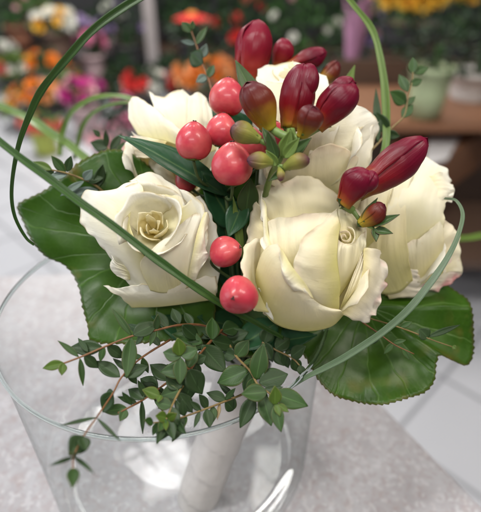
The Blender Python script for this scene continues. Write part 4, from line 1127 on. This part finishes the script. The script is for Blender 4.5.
BLOOM = {}
def bloom_mesh(kind):
    if kind in BLOOM: return BLOOM[kind]
    r_ = random.Random(len(BLOOM) + 3); mb = MB()
    for ring, (n, tilt, ln) in enumerate([(9, 0.15, 1.0), (8, 0.55, 0.95), (6, 1.0, 0.8), (4, 1.35, 0.6)]):
        for i in range(n):
            a = 2 * math.pi * (i + r_.uniform(-.2, .2)) / n + ring
            o = Vector((math.cos(a) * math.cos(tilt), math.sin(a) * math.cos(tilt), math.sin(tilt)))
            v, f, u = leaf_mesh(Vector((0, 0, 0)), o * ln, 0.62, Vector((-o.x * math.sin(tilt), -o.y * math.sin(tilt), math.cos(tilt))) + Vector((0, 0, .2)), 0.15, 0.3, 0.9, nu=3, nv=5)
            mb.add(v, f, u)
    me = bpy.data.meshes.new('bloom')
    me.from_pydata([tuple(x) for x in mb.v], [], mb.f)
    me.polygons.foreach_set('use_smooth', [True] * len(me.polygons)); me.materials.append(M[kind]); me.update()
    BLOOM[kind] = me
    return me

def pot_part(root, base, r, h, mat, taper=0.78, name='pot'):
    prof = [(0.001, 0.001), (r * taper, 0.001), (r * (taper + (1 - taper) * .5), h * .5), (r * .97, h * .88), (r * 1.05, h * .89), (r * 1.05, h), (r * .95, h), (r * .90, h * .85), (0.001, h * .84)]
    v, f, u = lathe(base, Vector((0, 0, 1)), prof, 24)
    return obj(name, v, f, M[mat], root, u)

def display_plant(name, label, cat, base, r, h, pot, fol, frx, frz, nf, fsize, blooms, group, seed, lift=0.0):
    """pot or bucket + foliage + blooms [(mat, count, size)]"""
    r_ = random.Random(seed)
    root = thing(name, label, cat, base, group)
    if pot: pot_part(root, Vector(base), r, h, pot, name='bucket' if 'bucket' in name else 'pot')
    if pot:
        v, f, u = lathe(Vector(base), Vector((0, 0, 1)), [(r * .915, h * .90), (r * .6, h * .93), (0.001, h * .94)], 16)
        obj('soil', v, f, M['wood_dark'], root, u)
    c = Vector(base) + Vector((0, 0, h + frz * 0.75 + lift))
    foliage_mesh(c, frx, frz, nf, fsize, r_).build('foliage', M[fol], root)
    mb = MB()
    for _ in range(5):
        o = Vector((r_.uniform(-.4, .4) * r, r_.uniform(-.4, .4) * r, 0))
        mb.add(*tube([Vector(base) + Vector((0, 0, h * .6)) + o * .5, c + o], r * 0.05, 5))
    mb.build('stems', M['foliage_a'], root)
    for mat, cnt_, size in blooms:
        for _ in range(cnt_):
            d = Vector((r_.gauss(0, 1), r_.gauss(-.5, 1), abs(r_.gauss(0.4, .7)))).normalized()
            p = c + Vector((d.x * frx * .95, d.y * frx * .95, d.z * frz * .95))
            b = bpy.data.objects.new('bloom', bloom_mesh(mat)); COL.objects.link(b); b.parent = root
            b.location = p - Vector(base); s = size * r_.uniform(.8, 1.2); b.scale = (s, s, s)
            b.rotation_euler = d.to_track_quat('Z', 'Y').to_euler()
    return root

def mpx(px, dist_pt): return px * (dist_pt - CAM).dot(CF) / F

def plant_at(px, py_base, y, wpx, hpot_px, pot, fol, f_w, f_h, nf, blooms, name, label, cat, group, seed, bsize=5.0, lift=0.0):
    """stand a pot whose foot shows at (px, py_base) on the vertical plane y"""
    b = at_y(px, py_base, y); s = mpx(1, b)
    return display_plant(name, label, cat, b, wpx * .5 * s, hpot_px * s, pot, fol, f_w * .5 * s, f_h * .5 * s, nf, 7 * s,
                         [(m, n, bsize * s * k) for m, n, k in blooms], group, seed, lift * s), b

GB = 'flower buckets on the shop floor'; GP = 'potted plants in the shop behind'
bases = []
def PA(*a, **k):
    r, b = plant_at(*a, **k); bases.append((b, a[3])); return r
PA(22, 49, 4.6, 26, 22, 'pot_terra', 'foliage_a', 44, 40, 150, [('bl_blush', 5, .6)], 'potted_plant', 'terracotta pot of green plant at the upper left corner behind', 'potted plant', GP, 1)
PA(62, 64, 4.2, 26, 30, 'pot_brown', 'foliage_a', 40, 20, 90, [('bl_white', 9, 1.5), ('bl_yellow', 8, 1.4)], 'flower_bucket', 'brown bucket of white and yellow flowers at the upper left behind', 'flower bucket', GB, 2)
PA(97, 82, 4.3, 22, 26, 'pot_blush', 'foliage_b', 26, 22, 70, [('bl_pink', 12, 1.25)], 'flower_bucket', 'bucket of round pink flowers right of the white and yellow bunch', 'flower bucket', GB, 3)
PA(18, 100, 3.8, 24, 22, 'pot_dark', 'foliage_c', 36, 26, 110, [('bl_coral', 6, 1.0), ('bl_white', 9, .9)], 'flower_bucket', 'bucket of small white and coral flowers at the left edge behind', 'flower bucket', GB, 4)
PA(52, 95, 3.9, 26, 20, 'pot_grey', 'foliage_a', 40, 22, 80, [('bl_orange', 9, 1.1), ('bl_yellow', 4, .9)], 'flower_bucket', 'grey bucket of small orange and yellow flowers at the left behind', 'flower bucket', GB, 5)
PA(44, 128, 3.3, 34, 22, 'pot_dark', 'foliage_a', 46, 26, 90, [('bl_orange', 9, 1.3), ('bl_peach', 7, 1.2), ('bl_yellow', 4, 1.0)], 'flower_bucket', 'dark bucket of big orange flowers, nearest at the left behind', 'flower bucket', GB, 6)
PA(50, 163, 2.9, 24, 34, 'pot_lime', 'foliage_c', 40, 14, 60, [('bl_coral', 12, 1.1)], 'flower_bucket', 'lime green bucket of coral pink flowers above the left leaf', 'flower bucket', GB, 7)
PA(92, 150, 3.2, 26, 44, 'pot_blush', 'foliage_b', 40, 26, 70, [('bl_magenta', 12, 1.4), ('bl_blush', 6, 1.2)], 'flower_bucket', 'pinkish bucket of magenta flowers left of the back rose', 'flower bucket', GB, 8)
PA(112, 176, 2.2, 24, 26, 'pot_dark', 'foliage_b', 36, 26, 60, [('bl_blush', 10, 1.3)], 'flower_bucket', 'low bucket of blush pink flowers just left of the back rose', 'flower bucket', GB, 9)
PA(150, 118, 3.6, 28, 26, 'pot_dark', 'foliage_b', 44, 20, 80, [('bl_red', 9, 1.4), ('bl_white', 3, 1.2)], 'flower_bucket', 'dark bucket of red and white flowers above the back rose', 'flower bucket', GB, 10)
PA(206, 112, 3.0, 36, 22, 'pot_dark', 'foliage_a', 54, 34, 120, [('bl_orange', 9, 1.7), ('bl_peach', 7, 1.7)], 'flower_bucket', 'dark bucket of orange and peach flowers behind the top berry', 'flower bucket', GB, 11)
PA(192, 62, 4.0, 26, 20, 'pot_dark', 'foliage_b', 46, 40, 140, [], 'potted_plant', 'dark leafy potted plant under the single red bloom behind', 'potted plant', GP, 12)
PA(240, 80, 4.4, 30, 22, 'pot_dark', 'foliage_b', 70, 56, 200, [('bl_red', 6, 1.2)], 'potted_plant', 'dark green plant with a few red blooms behind the tall red bud', 'potted plant', GP, 13)
PA(300, 90, 4.0, 36, 24, 'pot_dark', 'foliage_a', 84, 70, 260, [('bl_white', 5, .8)], 'potted_plant', 'big green bush with small white flowers at the top centre behind', 'potted plant', GP, 14)
PA(130, 70, 5.0, 30, 24, 'pot_dark', 'foliage_b', 46, 40, 120, [('bl_lilac', 6, .9)], 'potted_plant', 'dark plant with pale lilac flowers at the top left of centre', 'potted plant', GP, 15)
PA(355, 96, 2.6, 24, 22, 'pot_dark', 'foliage_b', 40, 70, 120, [('bl_lilac', 7, .9), ('bl_blush', 5, .9)], 'flower_bucket', 'dark bucket of lilac flowers behind the pale bent blade', 'flower bucket', GB, 16)
PA(423, 116, 1.5, 40, 48, 'pot_green', 'foliage_b', 84, 66, 260, [], 'potted_plant', 'pale green glazed pot with leafy plant on the wooden shelf', 'potted plant', GP, 17, lift=-6)
PA(466, 112, 1.75, 46, 40, 'pot_white', 'foliage_b', 80, 80, 260, [], 'potted_plant', 'white glazed pot with dark leafy plant at the right edge', 'potted plant', GP, 18, lift=-6)
PA(330, 130, 3.2, 30, 22, 'pot_dark', 'foliage_b', 60, 50, 150, [], 'potted_plant', 'dark bushy plant right behind the pale top rose', 'potted plant', GP, 19)
PA(395, 50, 3.4, 30, 22, 'pot_dark', 'foliage_b', 90, 60, 180, [('bl_coral', 4, .7)], 'potted_plant', 'dark bush under the yellow blooms at the top right', 'potted plant', GP, 20)

for i, (px, py, yy, wd, ht, fol, bl, lab) in enumerate([
        (172, 40, 5.7, 70, 60, 'foliage_b', [], 'dark shrub at the far back, right of the grey post'),
        (225, 44, 5.5, 76, 70, 'foliage_b', [('bl_coral', 4, .9)], 'far back shrub with a few coral blooms above the top berry'),
        (275, 40, 5.6, 76, 66, 'foliage_a', [('bl_blush', 4, .9)], 'far back green shrub with blush blooms behind the tall red bud'),
        (330, 46, 5.5, 76, 70, 'foliage_b', [('bl_white', 4, .8)], 'far back dark shrub with white blooms left of the pale bent blade'),
        (376, 60, 4.6, 70, 66, 'foliage_b', [], 'dark shrub between the violet paper and the yellow blooms'),
        (452, 58, 3.6, 80, 60, 'foliage_b', [('bl_yellow', 4, .7)], 'green shrub with yellow specks at the top right corner'),
        (128, 106, 4.3, 40, 34, 'foliage_b', [], 'small dark plant left of the red and white flowers'),
        (116, 132, 3.4, 40, 30, 'foliage_b', [('bl_pink', 4, .9)], 'small dark plant with pink flowers above the pale arcs'),
        (176, 104, 3.9, 40, 34, 'foliage_b', [], 'small dark plant right of the red and white flowers')]):
    PA(px, py, yy, wd * .45, 16, 'pot_dark', fol, wd, ht, 230, bl, name='potted_plant', label=lab, cat='potted plant', group=GP, seed=40 + i)

for i, (px, py, yy, wd, ht, pot, fol, bl, lab) in enumerate([
        (408, 44, 2.4, 96, 54, 'pot_dark', 'foliage_c', [('bl_yellow', 46, 2.0), ('bl_orange', 6, 1.2)], 'wide bunch of golden yellow blooms at the top right'),
        (6, 84, 4.4, 34, 24, 'pot_grey', 'foliage_a', [('bl_white', 10, 1.0), ('bl_lilac', 5, .8)], 'bunch of white and lilac flowers at the far left edge behind'),
        (84, 60, 4.9, 34, 24, 'pot_grey', 'foliage_b', [('bl_lilac', 8, .9), ('bl_white', 5, .8)], 'grey pot of lilac flowers between the white and pink bunches'),
        (112, 52, 5.2, 34, 30, 'pot_blush', 'foliage_b', [('bl_white', 6, .7)], 'far pot of tiny white flowers above the round pink bunch'),
        (76, 118, 3.7, 34, 24, 'pot_grey', 'foliage_c', [('bl_peach', 9, 1.1), ('bl_blush', 5, 1.0)], 'bunch of peach flowers right of the big orange bunch'),
        (24, 132, 3.4, 30, 20, 'pot_grey', 'foliage_c', [('bl_white', 8, .9), ('bl_yellow', 5, .9)], 'low bunch of white and yellow flowers left of the lime bucket'),
        (128, 158, 2.7, 34, 26, 'pot_grey', 'foliage_b', [('bl_pink', 7, 1.0)], 'grey pot of pink flowers under the pale arcs'),
        (36, 30, 5.2, 34, 26, 'pot_brown', 'foliage_c', [('bl_blush', 5, .7)], 'far pot of pale green leaves and blush flowers near the upper left corner')]):
    PA(px, py, yy, wd * .55, 20, pot, fol, wd, ht, 130, bl, name='flower_bucket', label=lab, cat='flower bucket', group=GB, seed=70 + i)

# single red gerbera on a stalk
gb = at_y(192, 60, 3.6); s_ = mpx(1, gb)
ger = thing('gerbera', 'single red flat flower head standing tall at the top behind', 'flower', gb)
hd = at_y(192, 14, 3.6)
v, f, u = tube([gb, hd], 1.6 * s_, 6); obj('stem', v, f, M['foliage_a'], ger, u)
mb = MB()
for k in range(22):
    a = 2 * math.pi * k / 22
    o = Vector((math.cos(a), math.sin(a), -0.12))
    v, f, u = leaf_mesh(hd, hd + o * 20 * s_, 6 * s_, Vector((0, 0, 1)), -0.12, 0.15, nu=2, nv=6); mb.add(v, f, u)
mb.build('petals', M['bl_red'], ger)
v, f, u = lathe(hd, Vector((0, 0, 1)), [(0.001, 2.5 * s_), (4 * s_, 1.6 * s_), (5 * s_, 0)], 14); obj('flower_centre', v, f, M['bl_orange'], ger, u)

# wrapped bouquets at the upper right
def wrapped(label, px, py, y, wpx, hpx, mat, seed):
    b = at_y(px, py, y); s = mpx(1, b)
    root = thing('wrapped_bouquet', label, 'wrapped bouquet', b, 'wrapped bouquets in the shop behind')
    def fn(u, v):
        th = u * 2 * math.pi
        r = (0.5 + 0.5 * v) * wpx * .5 * s * (1 + 0.10 * math.sin(th * 7) * v)
        return b + Vector((math.cos(th) * r, math.sin(th) * r, v * hpx * s * (1 + 0.12 * math.sin(th * 3 + seed))))
    v, f, u = grid(48, 10, fn); obj('paper', v, f, M[mat], root, u, solid=0.4 * s)
    foliage_mesh(b + Vector((0, 0, hpx * s * .95)), wpx * .42 * s, hpx * .22 * s, 60, 9 * s, random.Random(seed)).build('foliage', M['foliage_a'], root)
wrapped('bouquet wrapped in violet paper behind the pale bent blade', 352, 60, 2.2, 26, 52, 'wrap_violet', 5)

# stands that carry them
def stand(label, x0, x1, y0, y1, ztop, mat, thick=0.04):
    root = thing('display_stand', label, 'display stand', ((x0 + x1) / 2, (y0 + y1) / 2, FLOOR_Z), 'display stands in the shop')
    v, f = box((x0, y0, ztop - thick), (x1, y1, ztop)); obj('stand_top', v, f, M[mat], root, smooth=False)
    for sx in (x0 + .03, x1 - .07):
        for sy in (y0 + .03, y1 - .07):
            v, f = box((sx, sy, FLOOR_Z), (sx + .04, sy + .04, ztop - thick - 0.001)); obj('leg', v, f, M[mat], root, smooth=False)
    return root
for i, (b, w) in enumerate(bases):
    if b.z > FLOOR_Z + 0.06 and i not in (16, 17) and i < 20:
        hw = max(0.14, mpx(w * .75, b))
        lab = ['upper left corner', 'white and yellow bunch', 'round pink bunch', 'white and coral bunch', 'small orange bunch', 'big orange bunch', 'coral pink bunch', 'magenta bunch', 'blush pink bunch', 'red and white bunch',
               'orange and peach bunch', 'plant below the red bloom', 'plant with red blooms', 'bush with white flowers', 'plant with lilac flowers', 'lilac bunch', 'green pot', 'white pot', 'dark bushy plant', 'dark bush under yellow blooms'][i]
        stand('dark wooden stand under the ' + lab, b.x - hw, b.x + hw, b.y - .13, b.y + .13, b.z - 0.001, 'wood_dark')
stand('long low dark bench along the back wall carrying the far shrubs', -3.2, 2.6, 5.3, 5.95, at_y(200, 42, 5.6).z - 0.02, 'wood_dark')
stand('low dark bench under the small plants left of the back rose', -1.75, -0.55, 3.2, 4.1, at_y(120, 118, 3.8).z - 0.06, 'wood_dark')
# wooden shelf at the right with white sheet
z1 = at_y(423, 116, 1.5).z - 0.002
sh = thing('plant_shelf', 'brown wooden plant shelf at the right with stepped boards', 'shelf', (0.95, 1.6, FLOOR_Z))
v, f = box((0.42, 1.42, z1 - 0.03), (1.9, 1.95, z1)); obj('board', v, f, M['wood'], sh, smooth=False)
z2 = z1 - 0.10
q = [on_plane(392, 190, z2), on_plane(520, 112, z2), on_plane(540, 92, z2), on_plane(392, 140, z2)]
V = [Vector((p.x, p.y, z2 - 0.03)) for p in q] + [Vector((p.x, p.y, z2)) for p in q]
obj('board', V, [(3, 2, 1, 0), (4, 5, 6, 7), (0, 1, 5, 4), (1, 2, 6, 5), (2, 3, 7, 6), (3, 0, 4, 7)], M['wood'], sh, smooth=False)
z3 = z2 - 0.30
fa, fb = on_plane(394, 189, z2), on_plane(520, 113, z2)
V = [Vector((p.x, p.y + .004, h)) for h in (z2 - 0.16, z2 - 0.031) for p in (fa, fb)]; V += [v_ + Vector((0.012, 0.02, 0)) for v_ in V]
obj('fascia', V, [(0, 1, 3, 2), (5, 4, 6, 7), (0, 4, 5, 1), (2, 3, 7, 6), (0, 2, 6, 4), (1, 5, 7, 3)], M['wood'], sh, smooth=False)
v, f = box((0.46, 1.15, z3 - 0.03), (1.9, 1.60, z3)); obj('board', v, f, M['wood_dark'], sh, smooth=False)
for xx in (0.45, 1.2):
    v, f = box((xx, 1.62, FLOOR_Z), (xx + .04, 1.66, z1 - 0.031)); obj('leg', v, f, M['wood_dark'], sh, smooth=False)
v, f = box((0.43, 1.96, FLOOR_Z), (1.9, 1.98, z1 + 0.1)); obj('back_panel', v, f, M['wood_dark'], sh, smooth=False)
pp = on_plane(445, 152, z2 + 0.002)
q = [on_plane(x, y, z2) for x, y in ((424, 168), (447, 161), (460, 138), (428, 138))]
v = [Vector((p.x, p.y, z2 + 0.001)) for p in q] + [Vector((p.x, p.y, z2 + 0.010)) for p in q]
f = [(3, 2, 1, 0), (4, 5, 6, 7), (0, 1, 5, 4), (1, 2, 6, 5), (2, 3, 7, 6), (3, 0, 4, 7)]
pw = obj('paper_stack', v, f, M['paper_white'], None, smooth=False, origin=Vector((pp.x, pp.y, z2)))
tag(pw, 'white paper stack lying on the brown shelf at the right', 'paper')
# grey post
a = at_y(155, 76, 4.4); b = at_y(150, 0, 4.4)
v, f = box((a.x - .05, 4.38, FLOOR_Z), (a.x + .05, 4.46, 1.0)); po = obj('post', v, f, M['pot_grey'], None, smooth=False, origin=Vector((a.x, 4.42, FLOOR_Z)))
tag(po, 'plain grey upright post among the plants at the top left of centre', 'post')

# ------------------------------------------------------------------ light
w = bpy.data.worlds.new('World'); SC.world = w; w.use_nodes = True
bg = w.node_tree.nodes['Background']; bg.inputs[0].default_value = (0.98, 0.97, 0.96, 1); bg.inputs[1].default_value = 0.11
def area(name, loc, to, sx, sy, power, col):
    d = bpy.data.lights.new(name, 'AREA'); d.shape = 'RECTANGLE'; d.size = sx; d.size_y = sy; d.energy = power; d.color = col
    o = bpy.data.objects.new(name, d); COL.objects.link(o); o.location = loc
    o.rotation_euler = (Vector(to) - Vector(loc)).to_track_quat('-Z', 'Y').to_euler()
    return o
area('ceiling_or_fill_lamp', (-0.55, -0.15, 1.75), (0, 0, 0.1), 0.26, 0.9, 29, (1, 0.98, 0.95))
area('ceiling_or_fill_lamp', (-0.30, 1.10, 1.75), (-0.1, 0.3, 0), 0.22, 0.24, 3.2, (1, 0.98, 0.96))
area('ceiling_or_fill_lamp', (0.20, 1.05, 1.75), (0.1, 0.3, 0), 0.20, 0.24, 3.2, (1, 0.96, 0.90))
area('ceiling_or_fill_lamp', (1.1, -0.2, 1.6), (0.05, 0, 0.15), 0.3, 0.8, 18, (1, 0.92, 0.82))
area('ceiling_or_fill_lamp', (0.15, -1.3, 1.5), (0.05, 0, 0.2), 1.0, 0.28, 14, (1, 0.97, 0.92))  # added fill from the front to brighten the roses, not a known fixture
area('shop_window', (-2.6, 0.4, 0.7), (0, 0.2, 0.1), 1.8, 1.6, 32, (0.86, 0.92, 1.0))
area('ceiling_or_fill_lamp', (-1.2, 3.0, 1.8), (-1.2, 3.4, -0.5), 0.3, 1.5, 105, (1, 0.97, 0.93))
area('ceiling_or_fill_lamp', (0.9, 3.0, 1.8), (0.9, 3.2, -0.5), 0.3, 1.5, 26, (1, 0.90, 0.78))

SC.view_settings.view_transform = 'Standard'; SC.view_settings.look = 'None'; SC.view_settings.exposure = 0; SC.view_settings.gamma = 1
SC.render.engine = 'CYCLES'
SC.cycles.max_bounces = 12; SC.cycles.transparent_max_bounces = 24; SC.cycles.transmission_bounces = 10
SC.cycles.use_denoising = True
SC.cycles.caustics_refractive = False; SC.cycles.caustics_reflective = False
